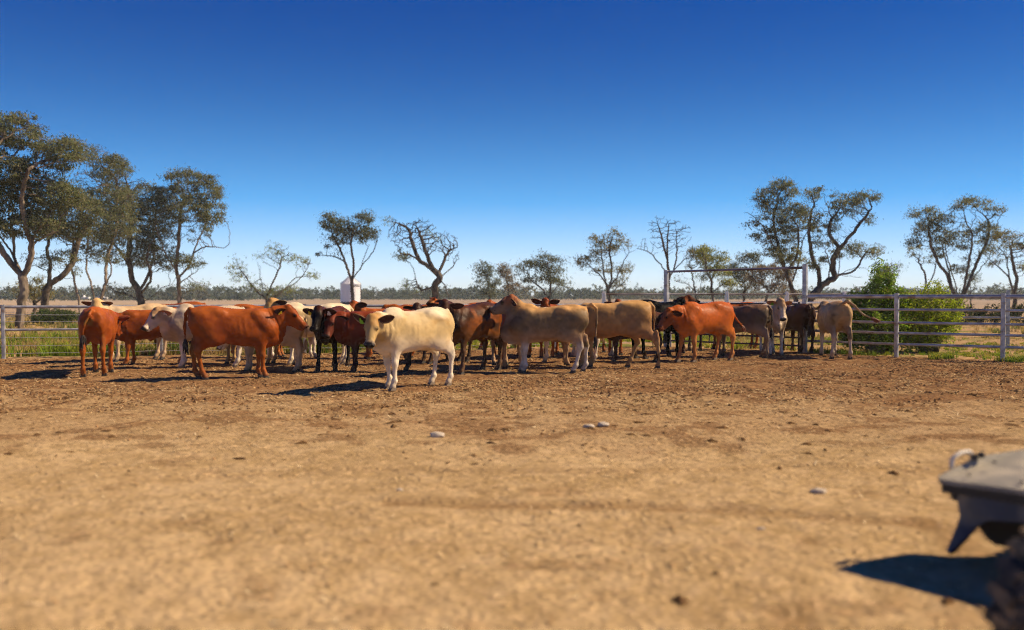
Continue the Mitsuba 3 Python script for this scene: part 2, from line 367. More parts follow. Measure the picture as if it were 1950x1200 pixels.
    G.F[sl] += 0.0045 * np.sin(P[..., 0] * 62 + 9 * P[..., 2]) * np.clip(1 - np.abs(P[..., 0] - 0.08) / 0.26, 0, 1) * np.clip(1 - np.abs(P[..., 2] - 0.95) / 0.25, 0, 1)
    sl, P = G.box([-0.95, -0.4, 0.45], [0.95, 0.4, 1.45])
    G.F[sl] += 0.016 * (meshkit.fbm(P * [5.0, 5.0, 4.0] + c.get("seed", 0) * 3.7, 2, 40) - 0.5)
    v, t = surface_net(G.F, G.lo, h)
    m = trimesh.Trimesh(v, t, process=False)
    trimesh.smoothing.filter_taubin(m, lamb=0.5, nu=0.52, iterations=4)
    ears = [ear_shell(O,  f, s, u, sy, c.get("droop", 0.35), c.get("eback", 0.25), c.get("ear", 0.275)) for sy in (1, -1)]
    inner = np.concatenate([np.zeros(len(m.vertices))] + [e[2] for e in ears])
    v, t = join([(m.vertices, m.faces)] + [e[:2] for e in ears])
    return v, t, dict(inner=inner, O=O, f=f, s=s, u=u, hoofs=hoofs, tail=tail, droop=c.get("droop", 0.35), eback=c.get("eback", 0.25))


def ear_axes(f, s, u, sy, droop, eback):
    e1 = unit(s * sy - u * droop - f * eback)
    e3 = unit(f + 0.25 * u)
    e3 = unit(e3 - e1 * (e3 @ e1))
    return e1, np.cross(e3, e1), e3


def ear_shell(O, f, s, u, sy, droop, eback, length):
    """A cupped, leaf-shaped ear with a hollow front; third item: 2 on the hollow side, 1 on the back."""
    e1, e2, e3 = ear_axes(f, s, u, sy, droop, eback)
    r0 = O + 0.082 * sy * s + 0.005 * f - 0.01 * u
    ts, a = np.linspace(0, 1, 9), np.linspace(-1, 1, 7)
    w = np.interp(ts, [0, 0.12, 0.3, 0.5, 0.7, 0.85, 0.95, 1], [0.034, 0.046, 0.070, 0.080, 0.072, 0.052, 0.030, 0.010]) * length / 0.26
    tt, aa = np.meshgrid(ts, a, indexing="ij")
    W = w[:, None] * aa
    cup = -0.45 * w[:, None] * (1 - aa**2) * (1 - 0.6 * tt) + 0.02 * np.sin(3 * tt)
    base = r0 + (tt * length)[..., None] * e1 + (W - 0.02 * tt * tt)[..., None] * e2
    fr, bk = base + (cup + 0.004)[..., None] * e3, base + (cup - 0.012 * (1 - aa**2) - 0.004)[..., None] * e3
    n, m = fr.shape[:2]
    v = np.vstack([fr.reshape(-1, 3), bk.reshape(-1, 3)])
    i, j = np.meshgrid(np.arange(n - 1), np.arange(m - 1), indexing="ij")
    q = np.stack([i * m + j, (i + 1) * m + j, (i + 1) * m + j + 1, i * m + j + 1], -1).reshape(-1, 4)
    rim = [k * m for k in range(n)] + [(n - 1) * m + k for k in range(1, m)] + [k * m + m - 1 for k in range(n - 2, -1, -1)]
    side = np.array([[rim[k], rim[k + 1], rim[k + 1] + n * m, rim[k] + n * m] for k in range(len(rim) - 1)])
    q = np.vstack([q, q[:, ::-1] + n * m, side[:, ::-1]])
    t = np.vstack([q[:, [0, 1, 2]], q[:, [0, 2, 3]]])
    if np.dot(np.cross(v[t[0, 1]] - v[t[0, 0]], v[t[0, 2]] - v[t[0, 0]]), e3) < 0:
        t = t[:, ::-1]
    return v, t, np.concatenate([np.where(np.abs(aa) < 0.75, 2, 1).ravel(), np.ones(n * m)])


def mixv(a, b, t):
    return np.asarray(a) * (1 - t[:, None]) + np.asarray(b) * t[:, None]


def sst(a, b, x):
    t = np.clip((x - a) / (b - a), 0, 1)
    return t * t * (3 - 2 * t)


def coat(v, F, k, seed):
    """Hair colour per vertex: main hair, paler or darker underline, points, muzzle, inner ear, and mottling, in the animal's own space."""
    n1 = meshkit.fbm(v * 3.0 + seed * 7.3, 3, seed)
    n2 = meshkit.fbm(v * 14.0 + seed * 3.1, 2, seed + 5)
    n3 = meshkit.noise(v * np.array([55.0, 55, 16]) + seed, seed + 9)
    q = v - F["O"]
    q = q / 1.10
    hf, hs, hu = q @ F["f"], q @ F["s"], q @ F["u"]
    head = sst(0.42, 0.30, np.linalg.norm(q - 0.2 * F["f"], axis=1))
    col = np.tile(np.asarray(k["main"], float), (len(v), 1))
    if "fore" in k:
        col = mixv(col, k["fore"], sst(0.1, 0.55, v[:, 0] + 0.25 * (n1 - 0.5)) * (1 - 0.7 * head))
    if "patch" in k:
        col = mixv(col, k["patch"], sst(0.50, 0.62, n1))
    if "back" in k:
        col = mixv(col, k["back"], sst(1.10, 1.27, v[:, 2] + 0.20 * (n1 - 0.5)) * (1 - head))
    if "under" in k:
        col = mixv(col, k["under"], sst(0.92, 0.62, v[:, 2] + 0.16 * (n1 - 0.5)))
    if "legs" in k:
        col = mixv(col, k["legs"], sst(0.64, 0.46, v[:, 2] + 0.2 * (n1 - 0.5)))
    if "socks" in k:
        col = mixv(col, k["socks"], sst(0.34, 0.22, v[:, 2] + 0.15 * (n1 - 0.5)))
    if "face" in k:
        col = mixv(col, k["face"], head * sst(0.02, 0.10, hf + 0.1 * (n1 - 0.5)))
    if "poll" in k:
        col = mixv(col, k["poll"], sst(0.22, 0.10, np.linalg.norm(q - 0.05 * F["u"], axis=1)) * sst(0.14, 0.10, np.abs(hs)))
    near = head * sst(0.12, 0.1, np.abs(hs))
    if "nose" in k:
        col = mixv(col, k["nose"], near * sst(0.32, 0.38, hf))
    col = mixv(col, k.get("muzzle", (0.035, 0.03, 0.03)), near * sst(0.375, 0.405, hf + 0.25 * hu))
    for sy in (1, -1):
        col = mixv(col, (0.006, 0.005, 0.005), sst(0.030, 0.020, np.linalg.norm(np.stack([hf - 0.437, hs - 0.046 * sy, hu + 0.020], 1), axis=1)))
        col = mixv(col, np.asarray(k["main"]) * 0.25, 0.8 * sst(0.050, 0.030, np.linalg.norm(np.stack([hf - 0.155, hs - 0.088 * sy, hu - 0.010], 1), axis=1)))
    col = mixv(col, (0.02, 0.015, 0.013), near * 0.8 * sst(0.012, 0.006, np.abs(hu + 0.085 + 0.10 * (hf - 0.40))) * sst(0.30, 0.34, hf))
    col[F["inner"] == 1] = k.get("ear_out", k["main"])
    col[F["inner"] == 2] = k.get("ear", (0.05, 0.022, 0.018))
    col = mixv(col, k.get("dung", (0.10, 0.075, 0.03)), sst(0.62, 0.72, n1) * sst(-0.60, -0.78, v[:, 0]) * sst(1.2, 1.05, v[:, 2]) * k.get("dirty", 0.3))
    col = mixv(col, (0.16, 0.095, 0.05), sst(0.20, 0.05, v[:, 2]) * 0.45)
    amt = k.get("mottle", 0.35)
    return np.clip(col * (1 + 1.3 * amt * (n1 - 0.5) + 0.9 * amt * (n2 - 0.5) + 0.25 * amt * (n3 - 0.5))[:, None], 0.002, 0.95)


def hoof_mesh(p):
    parts = []
    for sy in (1, -1):
        b = np.array([[-0.045, 0.004, 0], [0.075, 0.008, 0], [0.070, 0.040, 0], [0.02, 0.056, 0], [-0.045, 0.042, 0]])
        t = np.array([[-0.048, 0.004, 0.062], [0.028, 0.006, 0.062], [0.026, 0.036, 0.062], [0.0, 0.046, 0.062], [-0.046, 0.038, 0.062]])
        hull = trimesh.Trimesh(np.vstack([b, t])).convex_hull
        hull.vertices *= [1, sy, 1]
        hull.fix_normals()
        hull.vertices += [p[0], p[1], 0.0]
        parts.append(hull)
    return trimesh.util.concatenate(parts)


def tuft_mesh(a, b, rng):
    """The hair at the end of a tail: a bundle of thin tapering locks."""
    a, b = np.asarray(a), np.asarray(b)
    vs = []
    for i in range(16):
        off = rng.normal(0, 0.018, 3)
        mid = a + 0.5 * (b - a) + off
        end = b + off * 1.4 + (a - b) * rng.uniform(0, 0.3)
        st = a + off * 0.3
        vs.append(tube([st, 0.5 * (st + mid) + off * 0.3, mid, 0.5 * (mid + end), end], [0.012, 0.017, 0.016, 0.011, 0.003], 5))
    return join(vs)


def add_cow(name, label, category, x, y, head_deg, size, kind, seed, group="cattle standing in the yard", **c):
    """x, y: where the middle of the body stands; head_deg: where the body points (0 = +x, 90 = away)."""
    c["seed"] = seed
    v, t, F = build_body(c)
    rng = np.random.default_rng(seed)
    key = numbered(name)
    labels[key] = {"label": label, "category": category, "group": group}
    a = math.radians(head_deg)
    R = np.array([[math.cos(a), -math.sin(a), 0], [math.sin(a), math.cos(a), 0], [0, 0, 1]]) * size
    off = np.array([x, y, ground_z(x, y)])
    wld = lambda p: np.asarray(p) @ R.T + off
    k = COATS[kind]
    scene[key] = mikit.ply((wld(v), t), "coat_black" if kind.startswith("black") else "coat", smooth=True, color=coat(v, F, k, seed))
    put = lambda nm, mesh, bsdf, lab=None: part(key, nm, (wld(mesh[0]), mesh[1]) if isinstance(mesh, tuple) else (wld(mesh.vertices), mesh.faces), bsdf, lab)
    for p, _ in F["hoofs"]:
        put("hoof", hoof_mesh(p), k.get("hoof", "hoof_dark"))
    O, f, s, u = F["O"], F["f"], F["s"], F["u"]
    ball = trimesh.creation.icosphere(2, 0.024)
    for sy in (1, -1):
        put("eye", (ball.vertices + O + 0.170 * f + 0.094 * sy * s + 0.013 * u, ball.faces), "eye")
    tl = F["tail"]
    d = unit(tl[-1] - tl[-2])
    d = unit(d + [0, 0, -0.5]) if c.get("limp", True) else d
    put("tail_switch", tuft_mesh(tl[-1] - 0.03 * d, tl[-1] + c.get("tuft", 0.26) * d, rng), k.get("tuft", "hair_dark"))
    for sy, colour in c.get("tags", []):
        e1, e2, e3 = ear_axes(f, s, u, sy, F["droop"], F["eback"])
        o = O + 0.075 * sy * s + 0.13 * e1 + 0.022 * e3
        dn = np.array([0, 0, -1.0]); dn = unit(dn - e3 * (dn @ e3)); rt = np.cross(dn, e3)
        pg = np.array([[-0.014, -0.01], [0.014, -0.01], [0.016, 0.02], [0.036, 0.035], [0.038, 0.095], [-0.038, 0.095], [-0.036, 0.035], [-0.016, 0.02]])
        tg = trimesh.creation.extrude_polygon(Polygon(pg), 0.006, engine="earcut")
        put("ear_tag", (o + tg.vertices[:, :1] * rt + tg.vertices[:, 1:2] * dn + tg.vertices[:, 2:] * e3, tg.faces), "tag_" + colour)
    return key
# ---------------------------------------------------------------- ground: yard dirt, verge and paddock as one sheet
GATE_L, GATE_R = np.array([4.85, 27.9]), np.array([8.19, 24.8])


def yard_edge(x):
    """Depth of the yard's far fence line at x."""
    return np.where(x < GATE_L[0], 26.25 + 0.339 * x, np.maximum(GATE_L[1] - 0.93 * (x - GATE_L[0]), 24.8 - 0.78 * (x - 8.19)))


TRACKS = [([(-1.0, 6.75), (1.0, 6.66), (2.4, 6.30), (3.8, 5.75), (5.2, 5.45)], 0.10), ([(-3.4, 7.6), (-1.5, 8.1), (0.6, 7.9), (2.8, 8.3), (5.5, 7.7)], 0.07)]


def relief(x, y):
    p = np.stack([x, y, 0 * x], -1)
    z = 0.050 * (meshkit.fbm(p * [0.55, 0.55, 1], 2, 3) - 0.5) + 0.030 * (meshkit.fbm(p * 2.6, 3, 8) - 0.5)
    churn = smoothn(y, 9.5, 15.5) * 0.8 + 0.2
    n = meshkit.noise(p * [7.5, 7.5, 1], 21)
    z += -0.030 * churn * smoothn(n, 0.60, 0.85) + 0.028 * churn * (meshkit.fbm(p * 6.5, 2, 31) - 0.5)
    for pts, w in TRACKS:
        q = np.array(pts)
        c = PchipInterpolator(q[:, 0], q[:, 1], extrapolate=False)(x)
        dy = np.abs(y - c) / w
        z += np.nan_to_num(np.where(dy < 3, -0.022 * np.exp(-dy * dy) + 0.010 * np.exp(-((dy - 1.7) / 0.6) ** 2), 0))
    z += 0.11 * np.exp(-(((x + 3.3) / 1.1) ** 2 + ((y - 16.2) / 0.5) ** 2))
    fade = np.minimum.reduce([smoothn(x, -19.5, -18), smoothn(-x, -19.5, -18), smoothn(y, 1.5, 2.2), smoothn(-y, -31.5, -29)])
    return z * fade


GX, GY = np.arange(-19.5, 19.51, 0.075), np.concatenate([np.arange(1.5, 11, 0.05), np.arange(11, 31.51, 0.075)])
GY[-1] = 31.5
gx, gy = np.meshgrid(GX, GY, indexing="ij")
gz = relief(gx, gy)
ground_interp = None
n, m = gx.shape
i, j = np.meshgrid(np.arange(n - 1), np.arange(m - 1), indexing="ij")
gq = np.stack([i * m + j, (i + 1) * m + j, (i + 1) * m + j + 1, i * m + j + 1], -1).reshape(-1, 4)
gv = np.stack([gx, gy, gz], -1).reshape(-1, 3)
x0, x1, y0, y1, FAR = GX[0], GX[-1], GY[0], GY[-1], 1200.0
ov = np.array([[x0, y0, 0], [x1, y0, 0], [x1, y1, 0], [x0, y1, 0], [-FAR, -200, 0], [FAR, -200, 0], [FAR, FAR, 0], [-FAR, FAR, 0.0]])
oq = np.array([[4, 5, 1, 0], [5, 6, 2, 1], [6, 7, 3, 2], [7, 4, 0, 3]])


def ground_tone(p, nn, uv):
    x, y = p.x, p.y
    s1, s2 = mikit.fbm(x * 0.8, y * 0.8, 0, 3), mikit.fbm(x * 5.0, y * 5.0, 2, 3)
    s3 = mikit.fbm(x * 22, y * 22, 5, 2)
    base = mikit.mix((0.345, 0.240, 0.118), (0.485, 0.355, 0.195), mikit.smoothstep(0.25, 0.75, s1 * 0.45 + s2 * 0.55))
    base = mikit.mix(base, (0.60, 0.43, 0.24), 0.5 * mikit.smoothstep(0.58, 0.78, s3))
    # trampled dung and chaff, thickest where the herd stands
    thick = 0.50 * mikit.smoothstep(7.2, 10.8, y + 2.2 * (s1 - 0.5) * 2) + 0.46 * mikit.smoothstep(13.0, 17.5, y - 0.10 * x + 3.5 * (s1 - 0.5) * 2)
    thick = thick + 0.10 * mikit.smoothstep(1.0, 10.0, x) * mikit.smoothstep(11, 17, y)
    d1 = mikit.fbm(x * 2.1, y * 2.1, 9, 4)
    dk = mikit.smoothstep(0.66 - 0.30 * thick, 0.80 - 0.34 * thick, d1)
    dark = mikit.mix((0.115, 0.060, 0.027), (0.20, 0.105, 0.048), mikit.smoothstep(0.35, 0.7, s3))
    c = mikit.mix(base, dark, dk * (0.40 + 0.55 * thick))
    sp = mikit.fbm(x * 34, y * 34, 11, 2)
    c = mikit.mix(c, (0.10, 0.056, 0.026), mikit.smoothstep(0.66 - 0.16 * thick, 0.74 - 0.14 * thick, sp) * (0.35 + 0.6 * thick))
    c = mikit.mix(c, (0.58, 0.42, 0.24), mikit.smoothstep(0.68, 0.76, mikit.fbm(x * 40, y * 40, 15, 2)) * 0.6)
    c = mikit.mix(c, mikit.mix((0.17, 0.088, 0.042), (0.30, 0.175, 0.085), mikit.smoothstep(0.3, 0.7, s3)), 0.75 * mikit.smoothstep(0.25, 0.8, thick))
    for pts, w in TRACKS:
        for (xa, ya), (xb, yb) in zip(pts[:-1], pts[1:]):
            t = dr.clip((x - xa) / (xb - xa), 0, 1)
            dd = dr.abs(y - (ya + (yb - ya) * t)) + 0.12 * (s2 - 0.5)
            on = dr.select((x >= xa) & (x < xb), 1.0, 0.0)
            c = mikit.mix(c, (0.20, 0.115, 0.052), on * (0.75 if w > 0.08 else 0.3) * mikit.smoothstep(0.24, 0.02, dd) * (0.35 + 0.65 * mikit.smoothstep(0.30, 0.55, s1 * 0.5 + s2 * 0.5)))
    # outside the fence: dry grass litter, low green growth, then bare stubble far off
    edge = dr.select(x < 4.85, 26.25 + 0.339 * x, dr.maximum(27.9 - 0.93 * (x - 4.85), 24.8 - 0.78 * (x - 8.19)))
    out = mikit.smoothstep(0.0, 0.6, y - edge + 0.8 * (s2 - 0.5))
    g1 = mikit.fbm(x * 0.33, y * 0.33, 3, 3)
    verge = mikit.mix((0.46, 0.33, 0.17), (0.36, 0.23, 0.12), s2)
    green = mikit.mix((0.12, 0.155, 0.035), (0.20, 0.21, 0.05), s3)
    verge = mikit.mix(verge, green, mikit.smoothstep(0.50, 0.60, g1) * mikit.smoothstep(75, 30, y) * 0.85)
    r1 = mikit.fbm(x * 0.012, y * 0.05, 7, 3)
    stub = mikit.mix((0.32, 0.255, 0.20), (0.40, 0.31, 0.22), mikit.smoothstep(0.35, 0.65, r1))
    stub = mikit.mix(stub, (0.42, 0.29, 0.165), 0.6 * mikit.smoothstep(130, 70, y))
    o = mikit.mix(verge, stub, mikit.smoothstep(45, 85, y + 12 * (s1 - 0.5)))
    return mikit.mix(c, o, out)


def ground_grain(p, nn, uv):
    return 0.5 * mikit.fbm(p.x * 30, p.y * 30, 1, 2) + 0.5 * mikit.fbm(p.x * 9, p.y * 9, 4, 2)


scene["soil"] = {"type": "bumpmap", "arbitrary": mikit.proc(ground_grain, 0.006), "scale": 0.028, "bsdf": {"type": "diffuse", "reflectance": mikit.proc(ground_tone)}}
guv = np.vstack([gv[:, :2], ov[:, :2]])
scene["ground"] = mikit.ply(join([(gv, np.vstack([gq[:, [0, 1, 2]], gq[:, [0, 2, 3]]])), (ov, np.vstack([oq[:, [0, 1, 2]], oq[:, [0, 2, 3]]]))]), "soil", smooth=True, uv=guv)
labels["ground"] = {"label": "trampled brown dirt of the cattle yard running out to dry paddock", "category": "ground", "kind": "structure"}


def zat(x, y):
    x, y = np.asarray(x, float), np.asarray(y, float)
    return relief(x, y)


# loose clods of dung and dirt, and straw, lying on the yard: nobody could count them
rng = np.random.default_rng(77)
octa_v = np.array([[1, 0, 0], [-1, 0, 0], [0, 1, 0], [0, -1, 0], [0, 0, 1], [0, 0, -0.6]], float)
octa_f = np.array([[0, 2, 4], [2, 1, 4], [1, 3, 4], [3, 0, 4], [2, 0, 5], [1, 2, 5], [3, 1, 5], [0, 3, 5]])


def scatter(nn, dens, ylo=3.2, yhi=27.5):
    out = []
    while len(out) < nn:
        y = rng.uniform(ylo, yhi, 60000)
        x = rng.uniform(-1, 1, 60000) * np.minimum(0.64 * y + 0.6, 17)
        ok = (rng.uniform(size=60000) < dens(x, y)) & (y < yard_edge(x) - 0.1)
        out += list(np.stack([x[ok], y[ok]], 1))
    return np.array(out[:nn])


def clump(x, y):
    return meshkit.fbm(np.stack([x * 1.4, y * 1.4, 0 * x], -1), 3, 12)


def clods(nn, dens, smin, smax, flat, pal, ylo=3.2, yhi=27.5):
    P = scatter(nn, dens, ylo, yhi)
    s = smin + (smax - smin) * rng.uniform(size=nn) ** 2.2
    ang = rng.uniform(0, 6.28, nn)
    V = octa_v[None] * rng.uniform(0.6, 1.3, (nn, 6, 1)) * np.stack([s, s * rng.uniform(0.5, 1, nn), s * flat * rng.uniform(0.6, 1.2, nn)], -1)[:, None]
    ca, sa = np.cos(ang)[:, None], np.sin(ang)[:, None]
    W = np.stack([V[..., 0] * ca - V[..., 1] * sa + P[:, :1], V[..., 0] * sa + V[..., 1] * ca + P[:, 1:], V[..., 2] + zat(P[:, 0], P[:, 1])[:, None] + 0.12 * (s * flat)[:, None]], -1)
    F = (octa_f[None] + 6 * np.arange(nn)[:, None, None]).reshape(-1, 3)
    c = np.array(pal)[rng.integers(0, len(pal), nn)] * rng.uniform(0.75, 1.25, (nn, 1))
    return W.reshape(-1, 3), F, np.repeat(c, 6, axis=0)


scene["grit"] = {"type": "diffuse", "reflectance": {"type": "mesh_attribute", "name": "vertex_color"}}
dn = lambda x, y: (0.012 + 0.988 * smoothn(y - 0.1 * x, 11, 16)) * smoothn(clump(x, y), 0.3, 0.7)
DARKS = [(0.10, 0.052, 0.024), (0.15, 0.08, 0.036), (0.21, 0.118, 0.055), (0.085, 0.045, 0.025), (0.30, 0.17, 0.08), (0.36, 0.21, 0.10), (0.42, 0.28, 0.14)]
a = clods(64000, dn, 0.006, 0.034, 0.6, DARKS, 8.0)
b = clods(900, lambda x, y: (0.05 + 0.95 * smoothn(y, 8, 12)) * smoothn(clump(x, y), 0.42, 0.72), 0.03, 0.10, 0.28, [(0.095, 0.055, 0.027), (0.13, 0.075, 0.034), (0.17, 0.105, 0.05)], 4.5, 24)
v, f = join([a[:2], b[:2]])
scene["dung_clods"] = mikit.ply((v, f), "grit", smooth=False, color=np.vstack([a[2], b[2]]))
labels["dung_clods"] = {"label": "loose dark dung and dirt clods strewn over the yard", "category": "dirt clods", "kind": "stuff"}
P = scatter(30000, lambda x, y: (0.10 + 0.9 * smoothn(y, 10, 15)) * smoothn(clump(x + 9, y + 4), 0.35, 0.65))
at = np.column_stack([P, zat(P[:, 0], P[:, 1]) + 0.012])
ang = rng.uniform(0, 6.28, len(P))
dd = np.stack([np.cos(ang), np.sin(ang), rng.uniform(-0.15, 0.35, len(P))], -1) * rng.uniform(0.012, 0.05, (len(P), 1))
ww = np.stack([-np.sin(ang), np.cos(ang), 0 * ang], -1) * rng.uniform(0.002, 0.007, (len(P), 1))
sv = np.stack([at - dd - ww, at + dd - ww, at + dd + ww, at - dd + ww], 1).reshape(-1, 3)
k4 = np.arange(len(P))[:, None] * 4
pal = np.array([(0.62, 0.46, 0.24), (0.50, 0.34, 0.16), (0.70, 0.56, 0.34), (0.42, 0.27, 0.13)])
scene["straw_litter"] = mikit.ply((sv, np.vstack([k4 + [0, 1, 2], k4 + [0, 2, 3]])), "grit", smooth=False, color=np.repeat(pal[rng.integers(0, 4, len(P))], 4, axis=0))
labels["straw_litter"] = {"label": "scattered straw and chaff trodden into the yard dirt", "category": "straw", "kind": "stuff"}

# a few pale stones one can pick out
scene["stone_pale"] = {"type": "diffuse", "reflectance": {"type": "rgb", "value": [0.48, 0.42, 0.34]}}
for px, py, s, lab in ((832, 834, 0.070, "pale stone on the dirt in front of the cream heifer"), (1122, 816, 0.055, "flat pale stone, left one of two on the open dirt"), (1150, 814, 0.060, "whitish stone, right one of two on the open dirt"),
                       (1562, 942, 0.050, "white stone on the dirt left of the grey topped quad bike"), (1452, 1014, 0.022, "small pale pebble below the wheel rut"), (760, 938, 0.022, "small pale pebble near the left end of the wheel rut")):
    x, y = gp(px, py)
    st = trimesh.creation.icosphere(2, 1.0)
    st.vertices *= (0.75 + 0.5 * meshkit.noise(st.vertices * 1.7 + px, 3))[:, None] * np.array([1.25, 0.9, 0.55]) * s
    st.vertices += [x, y, float(zat(x, y)) + 0.25 * s]
    kk = numbered("stone")
    scene[kk] = mikit.ply(st, "stone_pale", smooth=50)
    labels[kk] = {"label": lab, "category": "stone", "group": "pale stones on the dirt"}

# ---------------------------------------------------------------- grasses and weeds beyond the fence
scene["grass_leaf"] = {"type": "principledthin", "base_color": {"type": "mesh_attribute", "name": "vertex_color"}, "roughness": 0.6, "diff_trans": 0.8}


def blades(P, hmin, hmax, wid, per, pal, lean=0.45):
    nn = len(P)
    base = np.repeat(np.column_stack([P, zat(P[:, 0], P[:, 1]) - 0.02]), per, axis=0)
    hgt = np.repeat(rng.uniform(hmin, hmax, nn), per) * rng.uniform(0.5, 1.1, nn * per)
    base[:, :2] += rng.normal(size=(nn * per, 2)) * (0.25 * hgt + 0.02)[:, None]
    ang = rng.uniform(0, 6.28, nn * per)
    out = np.stack([np.cos(ang), np.sin(ang)], -1) * (hgt * rng.uniform(0.1, lean * 2, nn * per))[:, None]
    w = np.stack([-np.sin(ang), np.cos(ang), 0 * ang], -1) * (wid * rng.uniform(0.6, 1.4, nn * per))[:, None]
    mid = base + np.column_stack([out * 0.35, 0.62 * hgt])
    top = base + np.column_stack([out, hgt])
    v = np.stack([base - w, base + w, mid + w * 0.9, mid - w * 0.9, top], 1).reshape(-1, 3)
    k = np.arange(nn * per)[:, None] * 5
    f = np.vstack([k + [0, 1, 2], k + [0, 2, 3], k + [3, 2, 4]])
    c = np.repeat(np.array(pal)[rng.integers(0, len(pal), nn)] * rng.uniform(0.75, 1.25, (nn, 1)), per, axis=0)
    return v, f, np.repeat(c, 5, axis=0)


def field(nn, x0, x1, y0, y1, seed, lo, hi, off=0.4, sc=0.45):
    out = []
    while len(out) < nn:
        x, y = rng.uniform(x0, x1, 20000), rng.uniform(y0, y1, 20000)
        k = meshkit.fbm(np.stack([x * sc, y * sc, 0 * x], -1), 3, seed)
        ok = (y > yard_edge(x) + off) & (rng.uniform(size=20000) < smoothn(k, lo, hi)) & (np.abs(x) < 0.66 * y + 1)
        out += list(np.stack([x[ok], y[ok]], 1))
    return np.array(out[:nn])


GREEN = [(0.19, 0.28, 0.03), (0.28, 0.34, 0.04), (0.14, 0.21, 0.03), (0.36, 0.35, 0.05)]
gs = [blades(field(700, -20, -4, 22.5, 31, 5, 0.48, 0.56, sc=0.75), 0.14, 0.50, 0.012, 24, GREEN),
      blades(field(1500, -4, 8.4, 25.6, 37, 6, 0.40, 0.55), 0.06, 0.22, 0.011, 16, GREEN),
      blades(field(700, 8, 19, 21.5, 33, 7, 0.48, 0.6), 0.04, 0.14, 0.010, 16, GREEN),
      blades(field(900, -34, 30, 32, 58, 8, 0.48, 0.6), 0.10, 0.40, 0.018, 14, [(0.16, 0.20, 0.045), (0.22, 0.24, 0.07), (0.28, 0.25, 0.09)])]
e = np.column_stack([np.linspace(8.4, 14, 420), np.zeros(420)])
e[:, 1] = yard_edge(e[:, 0]) + rng.normal(0.1, 0.22, 420)
e = e[meshkit.fbm(np.column_stack([e[:, 0] * 1.1, e[:, 1] * 0.3, 0 * e[:, 0]]), 2, 9) > 0.5]
gs.append(blades(e, 0.05, 0.2, 0.010, 16, GREEN))
v, f = join([g[:2] for g in gs])
scene["grass"] = mikit.ply((v, f), "grass_leaf", smooth=False, color=np.vstack([g[2] for g in gs]))
labels["grass"] = {"label": "bright green grass and weeds growing outside the yard fence", "category": "grass", "kind": "stuff"}
DRY = [(0.46, 0.34, 0.15), (0.55, 0.42, 0.20), (0.38, 0.27, 0.12), (0.42, 0.33, 0.10)]
gs = [blades(field(1900, -20, -3, 22.5, 33, 15, 0.36, 0.55, sc=0.7), 0.10, 0.38, 0.008, 16, DRY), blades(field(1300, -4, 19, 22, 36, 16, 0.45, 0.6), 0.04, 0.16, 0.008, 14, DRY), blades(field(1100, -38, 36, 33, 65, 17, 0.40, 0.6), 0.12, 0.40, 0.018, 12, DRY)]
v, f = join([g[:2] for g in gs])
scene["dry_grass"] = mikit.ply((v, f), "grass_leaf", smooth=False, color=np.vstack([g[2] for g in gs]))
labels["dry_grass"] = {"label": "dry straw coloured grass outside the yard fence", "category": "grass", "kind": "stuff"}
# ---------------------------------------------------------------- trees: limbs grown towards points scattered in each crown
def wpt(px, py, d, dy=0.0):
    return np.array([(px - 975.0) / FPX * d, d + dy, EYE - (py - HOR) / FPX * d])


def grow(starts, targets, step, kill, reach, rounds=90):
    """starts: polylines (arrays of points). Space colonisation: returns nodes, parents."""
    nodes, par, jit = [], [], np.random.default_rng(len(targets))
    for s in starts:
        prev = -1
        for i, p in enumerate(s):
            if i == 0 and nodes:
                dd = np.linalg.norm(np.array(nodes) - p, axis=1)
                j = int(dd.argmin())
                if dd[j] < 1.2 * step:
                    prev = j
                    continue
            nodes.append(p); par.append(prev); prev = len(nodes) - 1
    nodes, live = list(nodes), np.array(targets)
    for _ in range(rounds):
        if not len(live):
            break
        N = np.array(nodes)
        d, j = cKDTree(N).query(live)
        m = d < reach
        if not m.any():
            break
        acc = np.zeros_like(N)
        dirs = (live - N[j]) / (d[:, None] + 1e-9)
        np.add.at(acc, j[m], dirs[m])
        who = np.unique(j[m])
        g = acc[who] + [0, 0, 0.15]
        g /= np.linalg.norm(g, axis=1, keepdims=True) + 1e-9
        g += jit.normal(0, 0.28, g.shape)
        g /= np.linalg.norm(g, axis=1, keepdims=True) + 1e-9
        new = N[who] + g * step
        dn, _ = cKDTree(N).query(new)
        ok = dn > 0.35 * step
        if not ok.any():
            continue
        for w, q in zip(who[ok], new[ok]):
            nodes.append(q); par.append(int(w))
        dl, _ = cKDTree(new[ok]).query(live)
        live = live[dl > kill]
    return np.array(nodes), np.array(par)


def limbs_mesh(N, par, base_r, tip_r, sides=5):
    n = len(N)
    kids = [[] for _ in range(n)]
    for i, p in enumerate(par):
        if p >= 0:
            kids[p].append(i)
    tips = np.zeros(n)
    order = []
    st = [i for i in range(n) if par[i] < 0]
    while st:
        i = st.pop(); order.append(i); st += kids[i]
    for i in reversed(order):
        tips[i] = max(1, sum(tips[k] for k in kids[i])) + 0.15
    root = [i for i in range(n) if par[i] < 0]
    ex = math.log(max(base_r / tip_r, 1.5)) / math.log(max(tips[root].max(), 2))
    r = tip_r * tips**ex
    out = []
    for i in order:
        p = par[i]
        heads = kids[i] if p < 0 else sorted(kids[i], key=lambda k: -tips[k])[1:]
        for k in heads:
            ch, rr = [i], [min(r[i], 1.25 * r[k])]
            if p < 0:
                rr[0] = r[i]
            c = k
            while True:
                ch.append(c); rr.append(r[c])
                if not kids[c]:
                    break
                c = max(kids[c], key=lambda q: tips[q])
            out.append(tube(N[ch], rr, sides if rr[0] > 2.5 * tip_r else 4, cap=False))
    return join(out), r, kids


